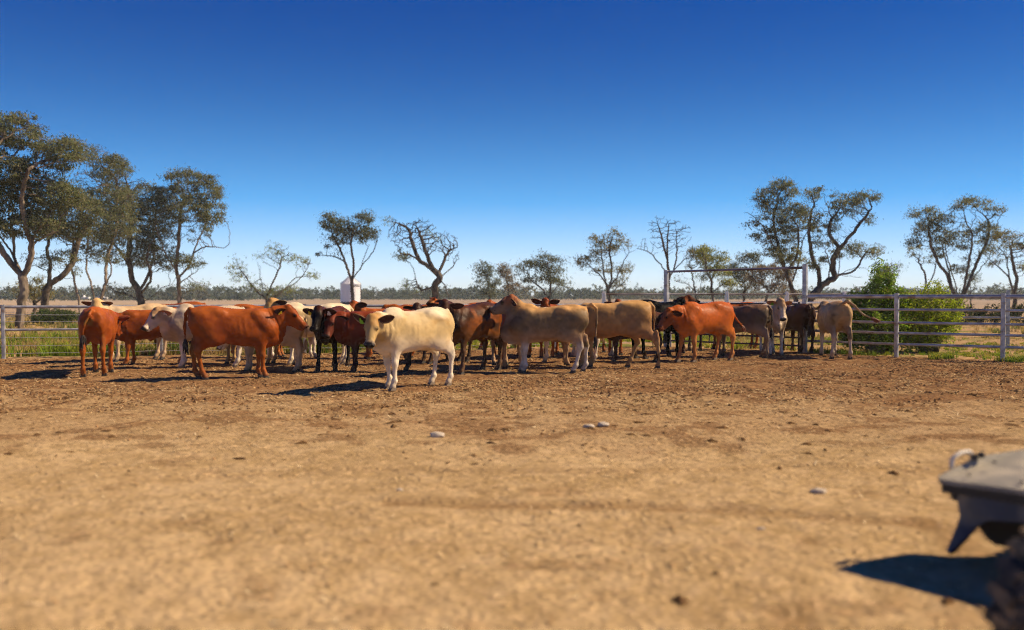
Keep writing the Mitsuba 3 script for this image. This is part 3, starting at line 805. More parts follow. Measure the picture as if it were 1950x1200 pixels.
def leaf_cards(at, rng, length, width, droop=0.5, fold=True):
    """Small pointed leaves, two triangles each, hung about the given points."""
    n = len(at)
    a = rng.normal(size=(n, 3)); a[:, 2] -= droop * 1.6
    a /= np.linalg.norm(a, axis=1, keepdims=True)
    b = np.cross(a, rng.normal(size=(n, 3)))
    b /= np.linalg.norm(b, axis=1, keepdims=True)
    L, W = length * rng.uniform(0.7, 1.3, (n, 1)), width * rng.uniform(0.7, 1.3, (n, 1))
    v = np.stack([at - a * L / 2, at + b * W / 2, at + a * L / 2, at - b * W / 2], 1).reshape(-1, 3)
    k = np.arange(n)[:, None] * 4
    f = np.vstack([k + [0, 1, 2], k + [0, 2, 3]])
    return v, f


LEAF = {"gum": [(0.185, 0.215, 0.10), (0.145, 0.175, 0.085), (0.26, 0.25, 0.14)], "warm": [(0.24, 0.24, 0.10), (0.19, 0.205, 0.085), (0.31, 0.27, 0.14)], "lime": [(0.28, 0.33, 0.085), (0.23, 0.28, 0.075), (0.36, 0.36, 0.14)],
        "dark": [(0.15, 0.18, 0.10), (0.115, 0.145, 0.085), (0.21, 0.21, 0.13)], "brown": [(0.24, 0.20, 0.13), (0.19, 0.18, 0.11), (0.30, 0.235, 0.165)]}
scene["leaf"] = {"type": "principledthin", "base_color": {"type": "mesh_attribute", "name": "vertex_color"}, "roughness": 0.55, "diff_trans": 1.0, "spec_trans": 0.0}


def bark_tone(p, n, uv):
    s = mikit.fbm(p.x * 5, p.y * 5, p.z * 1.6, 3)
    return mikit.mix((0.10, 0.078, 0.060), (0.27, 0.22, 0.17), mikit.smoothstep(0.3, 0.72, s))


def dark_bark_tone(p, n, uv):
    s = mikit.fbm(p.x * 6, p.y * 6, p.z * 2.2, 3)
    return mikit.mix((0.05, 0.042, 0.036), (0.17, 0.14, 0.11), mikit.smoothstep(0.3, 0.75, s))


scene["bark"] = {"type": "diffuse", "reflectance": mikit.proc(bark_tone)}
scene["bark_dark"] = {"type": "diffuse", "reflectance": mikit.proc(dark_bark_tone)}


def leaf_colors(n, per, kind, rng, at):
    pal = np.array(LEAF[kind])
    c = pal[rng.integers(0, 3, n)]
    m = meshkit.fbm(at * 0.9, 2, 4)[:, None]
    c = c * (0.7 + 0.6 * m) * rng.uniform(0.75, 1.25, (n, 1))
    return np.repeat(c, per, axis=0)


def tree(label, d, limbs, blobs, seed, kind="gum", base_px=8, density=1.0, leafy=1.0, bark="bark_dark", step=None, name="gum_tree", group="trees beyond the yard fence", leaf=1.0, tip_px=0.9, kill=1.05):
    """limbs: trunk and main limbs as bearings from the photo; blobs: crown masses (x, y, rx, ry[, leaf share[, depth shift]])."""
    rng = np.random.default_rng(seed)
    m = d / FPX
    st = step or max(0.16, 0.0038 * d)
    starts = []
    for li, poly in enumerate(limbs):
        P = np.array([wpt(*q[:2], d) for q in poly])
        if li == 0:
            P[0, 2] = -0.15
        else:
            bend = rng.uniform(-0.45, 0.45)
            tt = np.linspace(0, 1, len(P))
            P[:, 1] += bend * tt * np.linalg.norm(P[-1] - P[0])
        if len(q := poly[-1]) > 2:
            P[:, 1] += np.linspace(0, 1, len(P)) * q[2]
        seg = np.r_[0, np.cumsum(np.linalg.norm(np.diff(P, axis=0), axis=1))]
        k = max(3, int(seg[-1] / st) + 1)
        u = np.linspace(0, seg[-1], k)
        Q = np.stack([PchipInterpolator(seg, P[:, i])(u) if len(P) > 2 else np.interp(u, seg, P[:, i]) for i in range(3)], 1)
        Q[1:-1] += rng.normal(0, 0.10 * st, (k - 2, 3))
        starts.append(Q)
    for li in range(1, len(starts)):  # each limb leaves from where it meets the ones before
        prev = np.vstack(starts[:li])
        j = np.linalg.norm((prev - starts[li][0])[:, [0, 2]], axis=1).argmin()
        off = prev[j] - starts[li][0]
        starts[li] = starts[li] + off * np.linspace(1, 0.0, len(starts[li]))[:, None] * np.array([1, 0, 1]) + np.array([0, off[1], 0])
    tg, share = [], []
    for b in blobs:
        x, z, rx, rz = b[:4]
        c = wpt(x, z, d)
        R = 1.12 * np.array([rx, 0.85 * (rx + rz) / 2 if rx < 2.2 * rz else 0.7 * rx, rz]) * m
        c[1] += (b[5] if len(b) > 5 else rng.uniform(-0.4, 0.4) * R[1])
        n = int(np.clip(density * 150 * R[0] * R[1] * R[2] / (st * 2.6) ** 3 / 5, 60, 420))
        q = rng.normal(size=(n, 3)); q /= np.linalg.norm(q, axis=1, keepdims=True)
        q = c + q * R * rng.uniform(0.25, 1, (n, 1)) ** 0.5
        tg.append(q[q[:, 2] > 0.25])
        share.append(np.full(len(tg[-1]), b[4] if len(b) > 4 else 1.0))
    tg, share = np.vstack(tg), np.concatenate(share)
    N, par = grow(starts, tg, st, kill * st, 30 * st)
    n0 = sum(len(s) for s in starts)
    (v, f), r, kids = limbs_mesh(N, par, 0.5 * 0.85 * base_px * m, tip_px * 0.5 * m * 0.7)
    key = thing(name, label, "tree", group)
    part(key, "trunk", (v, f), bark, smooth=True)
    if leafy > 0:
        ends = np.array([i for i in range(len(N)) if i >= n0 * 0.9 and (len(kids[i]) == 0 or (len(kids[i]) == 1 and len(kids[kids[i][0]]) == 0))])
        if len(ends) == 0:
            ends = np.arange(len(N))[-20:]
        _, j = cKDTree(tg).query(N[ends])
        clump = meshkit.fbm(N[ends] * (0.055 * 76 / d) * 11 + seed, 2, seed)
        keep = rng.uniform(size=len(ends)) < share[j] * np.clip((clump - 0.36) / 0.16, 0.10, 1)
        ends = ends[keep]
        per = int(58 * leafy)
        cl = N[ends]
        sz = rng.uniform(0.4, 1.2, len(cl))
        at = (cl[:, None] + rng.normal(size=(len(cl), per, 3)) * (st * 1.1 * sz)[:, None, None] * [1, 1, 0.62]).reshape(-1, 3)
        at = at[at[:, 2] > 0.1]
        L = max(0.14, 0.0026 * d) * leaf
        lv, lf = leaf_cards(at, rng, L, 0.36 * L, droop=0.8)
        part(key, "crown", (lv, lf), "leaf", smooth=False, color=leaf_colors(len(at), 4, kind, rng, at))
    return key


tree("large gum tree at the left edge with a pale leaning trunk", 42, [[(34, 640), (40, 585), (46, 545), (40, 522)], [(40, 522), (22, 490), (2, 465), (-25, 440)], [(44, 530), (62, 492), (68, 462), (92, 425)], [(66, 470), (80, 455), (105, 440)], [(24, 492), (25, 455), (18, 410)], [(40, 522), (10, 470), (-10, 400), (20, 300)], [(68, 462), (60, 400), (80, 330)]],
     [(22, 248, 55, 32), (105, 285, 48, 26), (60, 335, 60, 28), (0, 330, 55, 38), (125, 300, 30, 24), (95, 375, 55, 28), (20, 395, 50, 30), (-40, 370, 50, 60), (50, 430, 60, 25, 0.5)], 1, base_px=20, bark="bark", leafy=0.85, density=0.9)
tree("dark gum tree leaning right behind the one at the left edge", 52, [[(76, 640), (84, 582), (88, 556), (96, 540)], [(90, 548), (88, 505), (78, 475), (80, 440)], [(96, 540), (122, 518), (132, 496), (135, 470), (150, 430)], [(110, 528), (140, 530), (150, 512)]],
     [(128, 440, 42, 28), (95, 430, 35, 26), (160, 405, 40, 28), (118, 495, 28, 16, 0.6), (70, 500, 26, 14, 0.6)], 2, base_px=17, density=0.8)
tree("small gum tree low behind the two trunks at the left", 62, [[(66, 615), (66, 580), (60, 560)], [(66, 580), (78, 565)]], [(54, 552, 22, 18), (78, 558, 18, 14), (66, 538, 16, 10)], 3, base_px=8, kind="warm")
tree("gum tree with three thin stems left of the herd", 70, [[(152, 620), (150, 575), (143, 540), (136, 500), (150, 440)], [(152, 603), (174, 575), (166, 540), (152, 505), (160, 420)], [(156, 603), (182, 572), (188, 540), (184, 505), (200, 420), (195, 340)], [(186, 545), (204, 520), (210, 505)]],
     [(190, 305, 30, 26), (180, 345, 34, 28), (222, 320, 26, 26), (165, 395, 38, 30), (215, 385, 40, 30), (175, 450, 40, 28), (230, 430, 30, 26), (160, 485, 30, 15, 0.6), (205, 490, 30, 15, 0.5)], 4, base_px=9, bark="bark", leafy=0.9)
tree("broad dark gum tree with twisted low limbs behind the glossy red cow", 76, [[(266, 612), (268, 578), (264, 555), (252, 535)], [(256, 540), (240, 500), (222, 478), (190, 440)], [(266, 560), (278, 520), (280, 480), (270, 430), (275, 370)], [(272, 560), (288, 545), (302, 520), (296, 498), (310, 460)], [(275, 580), (304, 562), (320, 548), (345, 543)], [(252, 535), (245, 480), (248, 420), (240, 350)], [(264, 580), (246, 560), (225, 556), (212, 540)]],
     [(232, 345, 34, 28), (268, 375, 40, 30), (240, 400, 40, 32), (290, 415, 36, 30), (215, 440, 40, 28), (260, 450, 40, 26), (300, 460, 36, 24), (280, 490, 44, 18, 0.7), (235, 490, 40, 16, 0.6), (320, 500, 26, 16, 0.5), (225, 555, 18, 8, 0.5)], 5, base_px=17, leafy=0.9)
tree("tall slender gum tree with one straight trunk and a bare side branch", 76, [[(341, 612), (341, 575), (341, 540), (336, 512), (340, 470), (345, 400)], [(341, 530), (358, 500), (362, 470), (378, 420)], [(362, 480), (392, 468), (424, 472), (440, 462)], [(338, 515), (318, 470), (310, 420)], [(341, 545), (360, 530), (375, 520)]],
     [(352, 345, 36, 22), (392, 365, 30, 28), (330, 380, 34, 28), (365, 400, 40, 30), (400, 405, 24, 22), (325, 430, 28, 22), (380, 445, 26, 18, 0.6), (372, 500, 22, 14, 0.7), (375, 548, 22, 9, 0.8), (345, 500, 18, 14, 0.5)], 6, base_px=10, bark="bark")
tree("low spreading tree with sparse lime green leaves left of the silo", 84, [[(508, 600), (508, 575), (504, 562)], [(505, 566), (484, 545), (470, 525), (458, 505)], [(508, 570), (522, 535), (530, 518), (536, 490)], [(510, 575), (545, 545), (560, 528), (590, 525)], [(540, 550), (562, 535), (580, 505)], [(500, 560), (498, 530), (485, 540)]],
     [(452, 505, 16, 12, 0.8), (460, 525, 18, 12, 0.5), (530, 478, 26, 14, 0.8), (515, 492, 22, 12, 0.6), (548, 490, 20, 12, 0.6), (580, 503, 20, 12, 0.7), (598, 525, 14, 10, 0.5), (535, 555, 26, 10, 0.7), (480, 545, 18, 8, 0.5)], 7, kind="lime", base_px=6, leafy=0.42, density=1.3)
tree("slim gum tree standing in front of the white silo", 80, [[(670, 600), (671, 565), (670, 540), (668, 528)], [(668, 530), (657, 500), (648, 478), (632, 452)], [(670, 535), (686, 515), (694, 495), (704, 470)], [(672, 540), (676, 505), (672, 470), (676, 440)], [(652, 498), (632, 488), (615, 486)], [(690, 505), (712, 480), (722, 455)]],
     [(632, 425, 20, 16), (648, 435, 22, 16), (668, 440, 20, 14), (692, 418, 15, 14), (690, 445, 20, 14), (660, 458, 24, 10, 0.6), (614, 484, 10, 6, 0.6), (630, 462, 14, 12, 0.4), (718, 450, 8, 12, 0.3), (640, 488, 10, 8, 0.5)], 8, kind="dark", base_px=8, leafy=1.2)
tree("gnarled old tree, nearly bare, with a thick leaning trunk", 80, [[(834, 600), (830, 565), (828, 545), (838, 528), (830, 518)], [(832, 520), (812, 505), (795, 495), (778, 485), (760, 490)], [(828, 515), (812, 480), (802, 450), (792, 430)], [(836, 522), (844, 500), (852, 480), (870, 470)], [(838, 525), (856, 512), (868, 495)], [(828, 530), (812, 545), (800, 550), (792, 542), (788, 515), (782, 500)], [(838, 538), (850, 548), (855, 565)], [(800, 497), (788, 470), (780, 440), (755, 425)]],
     [(800, 435, 28, 18, 0.04), (845, 462, 26, 20, 0.03), (770, 450, 30, 25, 0.06), (862, 485, 14, 14, 0.0), (815, 460, 30, 20, 0.05), (745, 422, 12, 8, 0.9), (768, 488, 12, 8, 0.9), (752, 452, 14, 10, 0.6), (785, 545, 20, 10, 0.7), (852, 560, 10, 8, 0.05)], 9, kind="lime", base_px=16, leafy=0.6, density=5.0, bark="bark_dark", name="gnarled_tree", tip_px=1.0, step=0.28, kill=0.95)
tree("small dark bushy gum tree right of the gnarled tree", 118, [[(932, 595), (932, 570), (930, 545), (925, 520)], [(931, 560), (942, 548)]], [(922, 510, 12, 9), (928, 525, 13, 10), (918, 545, 16, 9), (938, 540, 12, 8), (925, 557, 14, 6)], 10, kind="dark", base_px=5)
tree("thin brownish gum tree next to the small dark bushy one", 125, [[(970, 595), (970, 565), (967, 540), (965, 520)], [(969, 560), (978, 550)]], [(963, 513, 14, 8), (965, 526, 14, 9), (978, 548, 20, 9), (965, 545, 12, 8, 0.6)], 11, kind="brown", base_px=4, leafy=0.8)
tree("layered gum tree with several crowns in the middle distance", 105, [[(1046, 600), (1044, 570), (1036, 555), (1020, 540), (1005, 528)], [(1046, 580), (1048, 550), (1046, 520), (1040, 500)], [(1048, 565), (1060, 548), (1072, 538)]],
     [(1000, 515, 20, 12), (1018, 508, 20, 14), (1042, 496, 16, 13), (1050, 515, 18, 12), (1058, 535, 20, 9), (1015, 532, 22, 8), (1072, 540, 12, 6), (1068, 500, 8, 8, 0.7)], 12, base_px=6, kind="dark")
tree("round headed gum tree with upright limbs above the tall tan cow", 92, [[(1162, 600), (1160, 570), (1157, 550), (1150, 538)], [(1156, 550), (1140, 525), (1122, 510), (1110, 498)], [(1158, 555), (1150, 510), (1148, 480), (1140, 455)], [(1160, 555), (1166, 515), (1160, 480), (1165, 450)], [(1160, 550), (1178, 520), (1190, 488), (1205, 478)], [(1164, 560), (1180, 545), (1195, 530)]],
     [(1145, 455, 20, 13), (1168, 450, 20, 13), (1185, 465, 16, 12, 0.7), (1150, 472, 20, 12), (1172, 478, 18, 10, 0.6), (1112, 500, 14, 10, 0.8), (1130, 490, 14, 10, 0.6), (1190, 512, 18, 10, 0.6), (1165, 515, 20, 10, 0.45), (1182, 540, 18, 10, 0.6), (1140, 520, 20, 10, 0.35)], 13, kind="warm", base_px=8, leafy=0.85)
tree("leafless dead tree behind the left gate post", 74, [[(1270, 600), (1272, 555), (1274, 520), (1270, 500)], [(1272, 515), (1262, 470), (1252, 440), (1245, 420)], [(1272, 510), (1272, 460), (1276, 425)], [(1273, 525), (1288, 495), (1292, 460), (1290, 430)], [(1270, 525), (1250, 495), (1238, 480), (1215, 472)], [(1276, 535), (1295, 505), (1312, 492), (1330, 490)]],
     [(1250, 435, 20, 20, 0), (1276, 430, 22, 16, 0), (1298, 445, 18, 22, 0), (1230, 465, 16, 14, 0), (1312, 480, 14, 16, 0), (1270, 460, 34, 20, 0)], 14, leafy=0, base_px=8, density=3.0, name="dead_tree", tip_px=0.95, step=0.30, kill=1.1)
tree("thin stemmed sapling tree seen under the gate beam", 88, [[(1326, 600), (1324, 560), (1318, 525), (1312, 500)], [(1326, 585), (1332, 540), (1336, 505)], [(1322, 560), (1300, 540), (1285, 535)]], [(1322, 485, 16, 10), (1340, 490, 14, 10), (1300, 535, 14, 7, 0.4), (1318, 505, 16, 10, 0.4)], 15, kind="warm", base_px=4, leafy=0.7)
tree("yellowish gum tree with a forked trunk under the gate beam", 86, [[(1357, 600), (1358, 570), (1355, 550), (1356, 525)], [(1357, 556), (1372, 545), (1385, 535)], [(1356, 540), (1345, 520), (1340, 500)], [(1356, 530), (1368, 505), (1376, 490)]],
     [(1338, 480, 16, 12), (1372, 487, 15, 12), (1355, 505, 20, 12), (1345, 525, 14, 9, 0.7), (1375, 520, 16, 9, 0.7), (1385, 540, 14, 8, 0.7)], 16, kind="lime", base_px=6, leafy=0.9)
tree("dark flat crowned gum tree right of the yellowish one", 90, [[(1418, 600), (1417, 568), (1418, 550), (1412, 530)], [(1418, 558), (1430, 540), (1432, 510)], [(1418, 550), (1400, 530), (1392, 515)]], [(1395, 512, 20, 9), (1428, 492, 20, 8), (1415, 522, 20, 9), (1440, 515, 16, 9), (1425, 540, 20, 7, 0.7), (1388, 540, 10, 9, 0.6)], 17, kind="dark", base_px=6)
tree("brownish gum tree with drooping low limbs left of the tall gate post", 84, [[(1452, 600), (1458, 570), (1464, 555), (1450, 542), (1438, 535)], [(1462, 560), (1480, 545), (1490, 525)], [(1456, 580), (1480, 575), (1500, 578)]], [(1440, 528, 18, 9), (1465, 515, 22, 11), (1490, 520, 22, 11), (1480, 542, 22, 9), (1500, 560, 18, 8, 0.6), (1450, 545, 18, 7, 0.7)], 18, kind="brown", base_px=6)
tree("big gum tree with a dense crown left of the leaning one at the right", 66, [[(1520, 612), (1516, 575), (1505, 540), (1494, 512), (1486, 480)], [(1505, 540), (1520, 500), (1530, 460)], [(1494, 512), (1470, 470), (1448, 440)], [(1486, 480), (1478, 430), (1485, 390)], [(1496, 520), (1515, 480), (1510, 430)]],
     [(1488, 362, 26, 18), (1462, 380, 26, 20), (1440, 418, 26, 18), (1480, 410, 34, 22), (1515, 405, 24, 20), (1462, 450, 30, 18), (1500, 450, 32, 20), (1485, 485, 34, 14, 0.7), (1530, 440, 22, 22), (1515, 500, 26, 14, 0.6)], 19, base_px=11, leafy=1.1)
tree("big twisted gum tree leaning right beside the tall gate post", 60, [[(1535, 616), (1542, 572), (1562, 548), (1588, 530), (1602, 522)], [(1588, 530), (1584, 500), (1590, 482), (1592, 470)], [(1590, 478), (1606, 458), (1632, 425), (1650, 400)], [(1596, 524), (1595, 500), (1590, 480)], [(1602, 522), (1630, 512), (1640, 495), (1650, 480)], [(1602, 523), (1640, 510), (1655, 514)], [(1598, 532), (1618, 530), (1640, 528)], [(1558, 552), (1562, 520), (1550, 490), (1545, 450), (1550, 400)], [(1575, 540), (1580, 515), (1570, 480)], [(1590, 470), (1575, 440), (1590, 410)]],
     [(1550, 375, 26, 16), (1540, 405, 24, 20), (1648, 382, 28, 14), (1625, 395, 24, 18, 0.8), (1600, 390, 24, 18, 0.6), (1575, 420, 28, 22, 0.8), (1640, 415, 20, 18, 0.6), (1560, 460, 26, 20, 0.6), (1600, 445, 22, 18, 0.5), (1632, 472, 16, 9, 0.8), (1658, 480, 18, 9, 0.7), (1550, 500, 20, 16, 0.5), (1585, 480, 20, 14, 0.5), (1668, 490, 10, 7, 0.5)], 20, base_px=19, leafy=0.95, density=1.1)
tree("small dark gum tree rising just above the green bush", 92, [[(1692, 610), (1694, 560), (1696, 525)]], [(1690, 512, 16, 9), (1706, 508, 12, 9), (1696, 525, 20, 8), (1680, 522, 12, 6)], 21, kind="dark", base_px=5)
tree("wide many stemmed gum tree at the right above the pipe fence", 88, [[(1826, 612), (1824, 580), (1815, 555), (1802, 525), (1796, 505)], [(1825, 590), (1830, 550), (1826, 515), (1822, 470), (1835, 430)], [(1828, 590), (1834, 545), (1838, 505), (1840, 450)], [(1830, 585), (1848, 540), (1862, 500), (1880, 460), (1885, 430)], [(1800, 520), (1785, 500), (1772, 470), (1765, 430)], [(1820, 560), (1812, 520), (1800, 470)], [(1845, 550), (1872, 500), (1895, 470)]],
     [(1758, 408, 24, 14), (1782, 415, 22, 16), (1762, 438, 24, 14), (1790, 448, 24, 18), (1838, 392, 24, 15), (1815, 410, 22, 18), (1860, 400, 22, 18), (1850, 430, 30, 20), (1888, 408, 18, 14, 0.8), (1880, 440, 24, 20, 0.7), (1800, 475, 24, 15, 0.6), (1825, 460, 26, 18, 0.6), (1870, 470, 24, 16, 0.5), (1745, 462, 14, 10, 0.7), (1825, 512, 16, 9, 0.7), (1850, 490, 20, 14, 0.35)], 22, base_px=12, leafy=1.0, kind="gum")
tree("sparse crooked tree between the green bush and the many stemmed gum tree", 82, [[(1752, 612), (1756, 560), (1764, 545), (1760, 520), (1748, 500)], [(1764, 545), (1774, 530), (1780, 505)], [(1770, 540), (1790, 535)]], [(1740, 480, 16, 9, 0.6), (1755, 492, 14, 9, 0.3), (1780, 500, 12, 9, 0.25)], 23, base_px=6, leafy=0.6, density=1.5)
tree("small dark gum tree under the right side of the many stemmed one", 118, [[(1848, 600), (1848, 560), (1846, 530)], [(1848, 555), (1858, 545)]], [(1846, 528, 12, 9, 0.8), (1850, 543, 14, 8, 0.8), (1842, 552, 10, 6, 0.6)], 24, kind="dark", base_px=3, leafy=0.7)
tree("gum tree at the right edge with a forked dark trunk", 84, [[(1932, 616), (1932, 575), (1926, 545), (1920, 520), (1915, 490)], [(1933, 560), (1938, 530), (1930, 500), (1925, 470)], [(1934, 566), (1946, 552), (1965, 545)], [(1924, 525), (1900, 505), (1885, 495)]],
     [(1910, 452, 20, 13), (1922, 468, 22, 14), (1905, 480, 18, 12), (1950, 480, 18, 14), (1955, 505, 20, 14, 0.6), (1930, 490, 20, 10, 0.6), (1892, 500, 10, 6, 0.3), (1970, 450, 20, 20)], 25, base_px=9, kind="warm")
# ---------------------------------------------------------------- fences and gate
def steel_tone(p, n, uv):
    s = mikit.fbm(p.x * 9, p.y * 9, p.z * 9, 3)
    c = mikit.mix((0.26, 0.265, 0.28), (0.42, 0.425, 0.44), mikit.smoothstep(0.3, 0.7, s))
    r = mikit.fbm(p.x * 3.1, p.y * 3.1, p.z * 7, 4)
    return mikit.mix(c, (0.20, 0.12, 0.075), 0.8 * mikit.smoothstep(0.60, 0.72, r))


def rust_tone(p, n, uv):
    s = mikit.fbm(p.x * 1.6, p.y * 1.6, p.z * 14, 3)
    return mikit.mix((0.09, 0.06, 0.05), (0.27, 0.25, 0.26), mikit.smoothstep(0.40, 0.62, s))


scene["galvanised"] = {"type": "principled", "base_color": mikit.proc(steel_tone), "roughness": 0.3, "metallic": 0.25, "specular": 0.8}
scene["rusty_steel"] = {"type": "principled", "base_color": mikit.proc(rust_tone), "roughness": 0.6, "metallic": 0.1}
scene["dark_steel"] = {"type": "principled", "base_color": {"type": "rgb", "value": [0.09, 0.065, 0.055]}, "roughness": 0.6}
scene["white_paint"] = {"type": "principled", "base_color": {"type": "rgb", "value": [0.72, 0.72, 0.70]}, "roughness": 0.5}
scene["wire"] = {"type": "principled", "base_color": {"type": "rgb", "value": [0.5, 0.5, 0.5]}, "roughness": 0.4, "metallic": 0.4}


def rail_mesh(a, b, rh, rv, sides=12):
    """An oval pipe from a to b: rv is its half height, rh its half depth."""
    a, b = np.asarray(a, float), np.asarray(b, float)
    d = unit(b - a); s = unit(np.cross(d, [0, 0, 1.0] if abs(d[2]) < 0.9 else [0, 1.0, 0])); u = np.cross(s, d)
    t = np.arange(sides) * 2 * np.pi / sides
    ring = rh * np.cos(t)[:, None] * s + rv * np.sin(t)[:, None] * u
    v = np.vstack([a + ring, b + ring, [a], [b]])
    k = np.arange(sides); k2 = (k + 1) % sides
    f = np.vstack([np.stack([k, k2, k2 + sides], 1), np.stack([k, k2 + sides, k + sides], 1), np.stack([k * 0 + 2 * sides, k2, k], 1), np.stack([k * 0 + 2 * sides + 1, k + sides, k2 + sides], 1)])
    m = trimesh.Trimesh(v, f, process=False)
    if m.volume < 0:
        m.invert()
    return m


def post_mesh(x, y, h, w, ang, cap=0.0):
    """A square hollow-section post with softened edges and a flat cap."""
    q = w * 0.5
    sec = Polygon([(-q, -q), (q, -q), (q, q), (-q, q)]).buffer(-0.18 * w).buffer(0.18 * w, quad_segs=2)
    m = trimesh.creation.extrude_polygon(sec, h + 0.25, engine="earcut")
    m.apply_transform(trimesh.transformations.rotation_matrix(ang, [0, 0, 1]))
    m.apply_translation([x, y, -0.25])
    return m


# steel pipe fence on the left: top and middle pipe, plain wires between
LF0, LDIR = np.array([-12.8, 22.3]), unit([17.65, 5.6])
fk = thing("pipe_and_wire_fence", "pale steel pipe and wire fence behind the left half of the herd", "fence")
npost = 6
ts = np.array([-6.0, 0.0] + list(np.linspace(0, 18.52, npost)[1:]))
tops = {}
for i, t in enumerate(ts):
    p = LF0 + t * LDIR
    part(fk, "post", post_mesh(p[0], p[1], 1.37, 0.085, math.atan2(LDIR[1], LDIR[0])), "galvanised", smooth=30)
for i in range(len(ts) - 1):
    a, b = LF0 + (ts[i] + 0.045) * LDIR, LF0 + (ts[i + 1] - 0.045) * LDIR
    for h, r in ((1.315, 0.038), (0.735, 0.032)):
        part(fk, "rail", rail_mesh([*a, h], [*b, h + 0.006 * (-1) ** i], r, r), "galvanised", smooth=60)
    for h in (1.11, 0.94, 0.53, 0.335, 0.14):
        xs = np.linspace(0, 1, 7)
        L = np.array([a + (b - a) * q for q in xs])
        part(fk, "wire", tube(np.column_stack([L, h - 0.012 * 4 * xs * (1 - xs) + 0.004 * (i % 2)]), 0.0065, 5), "wire", smooth=True)
    if i > 0:
        part(fk, "clamp", rail_mesh([*(b - 0.06 * LDIR), 1.318], [*(b + 0.03 * LDIR), 1.318], 0.05, 0.05, 8), "galvanised", smooth=30)

# gate frame: two tall posts and a beam
gdir = unit(GATE_R - GATE_L)
ga = math.atan2(gdir[1], gdir[0])
key = thing("gate_frame", "tall steel gate frame of two posts and a rusty overhead beam", "gate frame")
part(key, "post", post_mesh(*GATE_L, 2.40, 0.125, ga), "galvanised", "left post of the gate frame, half hidden behind the black cow", smooth=30)
part(key, "post", post_mesh(*GATE_R, 2.48, 0.125, ga), "galvanised", "right post of the gate frame, taller in the picture", smooth=30)
part(key, "beam", rail_mesh([*(GATE_L + 0.05 * gdir), 2.35], [*(GATE_R - 0.078 * gdir), 2.38], 0.035, 0.035), "rusty_steel", smooth=60)
for e, s in ((GATE_L, 1), (GATE_R, -1)):
    for h in (0.35, 1.15):
        q = e + s * 0.11 * gdir
        part(key, "hinge", rail_mesh([*q, h], [*q, h + 0.10], 0.03, 0.03, 8), "dark_steel", smooth=40)
key = thing("yard_gate", "closed dark railed gate hanging under the overhead beam", "gate")
A, B = GATE_L + 0.17 * gdir, GATE_R - 0.17 * gdir
for h in (0.19, 0.42, 0.66, 0.90, 1.13, 1.36):
    part(key, "rail", rail_mesh([*A, h], [*B, h], 0.022, 0.026, 10), "dark_steel", smooth=60)
for q in (0.0, 0.33, 0.67, 1.0):
    c = A + (B - A) * q
    part(key, "upright", post_mesh(c[0], c[1], 1.42, 0.05, ga) if q in (0, 1) else rail_mesh([*(c + 0.03 * np.array([gdir[1], -gdir[0]])), 0.16], [*(c + 0.03 * np.array([gdir[1], -gdir[0]])), 1.39], 0.018, 0.018, 8), "galvanised" if q == 0 else "dark_steel", smooth=30)

# five-rail panel fence on the right
PTS = [GATE_R, np.array([10.02, 23.1]), np.array([12.05, 21.75]), np.array([14.1, 20.35]), np.array([16.2, 18.9])]
fk = thing("rail_panel_fence", "five rail pipe panel fence with pale square posts on the right", "fence")
for i in range(1, len(PTS)):
    a, b = PTS[i - 1], PTS[i]
    d = unit(b - a)
    part(fk, "post", post_mesh(b[0], b[1], 1.66, 0.105, math.atan2(d[1], d[0])), "galvanised", smooth=30)
    for h, rv in ((1.575, 0.052), (1.235, 0.034), (0.895, 0.034), (0.625, 0.034), (0.335, 0.034)):
        part(fk, "rail", rail_mesh([*(a + d * (0.08 if i == 1 else 0.054)), h], [*(b - d * 0.054), h], rv * 0.62, rv), "galvanised", smooth=60)

# second pipe fence a few metres behind it
fk = thing("rear_pipe_fence", "low two rail pipe fence behind the panel fence at the far right", "fence")
R = [np.array([11.3, 28.9]), np.array([15.6, 27.9]), np.array([19.9, 26.9])]
for p in R:
    part(fk, "post", post_mesh(p[0], p[1], 1.77, 0.11, -0.23), "galvanised", smooth=30)
for a, b in zip(R[:-1], R[1:]):
    d = unit(b - a)
    for h in (1.60, 0.90):
        part(fk, "rail", rail_mesh([*(a + d * 0.056), h], [*(b - d * 0.056), h], 0.035, 0.035), "galvanised", smooth=60)

# yard fence seen through the gateway, then a white rail fence, then a far wire fence
fk = thing("rusty_rail_fence", "rusty rail fence with white capped posts seen through the gateway", "fence")
S = [wpt(px, 628, 40.0)[:2] for px in (1150, 1273, 1391, 1512, 1630)]
for i, p in enumerate(S):
    part(fk, "post", post_mesh(p[0], 40.0 + 0.35 * i, 1.74, 0.17, 0.1), "white_paint", smooth=30)
    part(fk, "post_cap", post_mesh(p[0], 40.0 + 0.35 * i, 1.80, 0.12, 0.1), "white_paint", smooth=30)
for i in range(len(S) - 1):
    a, b = np.array([S[i][0] + 0.09, 40 + 0.35 * i]), np.array([S[i + 1][0] - 0.09, 40.35 + 0.35 * i])
    for h, bs in ((1.66, "rusty_steel"), (1.27, "white_paint"), (0.85, "rusty_steel"), (0.45, "rusty_steel")):
        part(fk, "rail", rail_mesh([*a, h], [*b, h], 0.035, 0.045), bs, smooth=60)
fk = thing("white_rail_fence", "far white rail fence showing above the orange cow", "fence")
xs = np.arange(10.0, 24.0, 1.35)
for i, x in enumerate(xs):
    part(fk, "post", post_mesh(x, 76 - 0.1 * x, 1.18, 0.11, 0.0), "white_paint", smooth=30)
for h in (1.02, 0.62):
    part(fk, "rail", rail_mesh([xs[0], 75.90 - 0.1 * xs[0], h], [xs[-1], 75.90 - 0.1 * xs[-1], h], 0.03, 0.07), "white_paint", smooth=60)
fk = thing("far_wire_fence", "thin wire fence on steel droppers under the trees at the left", "fence")
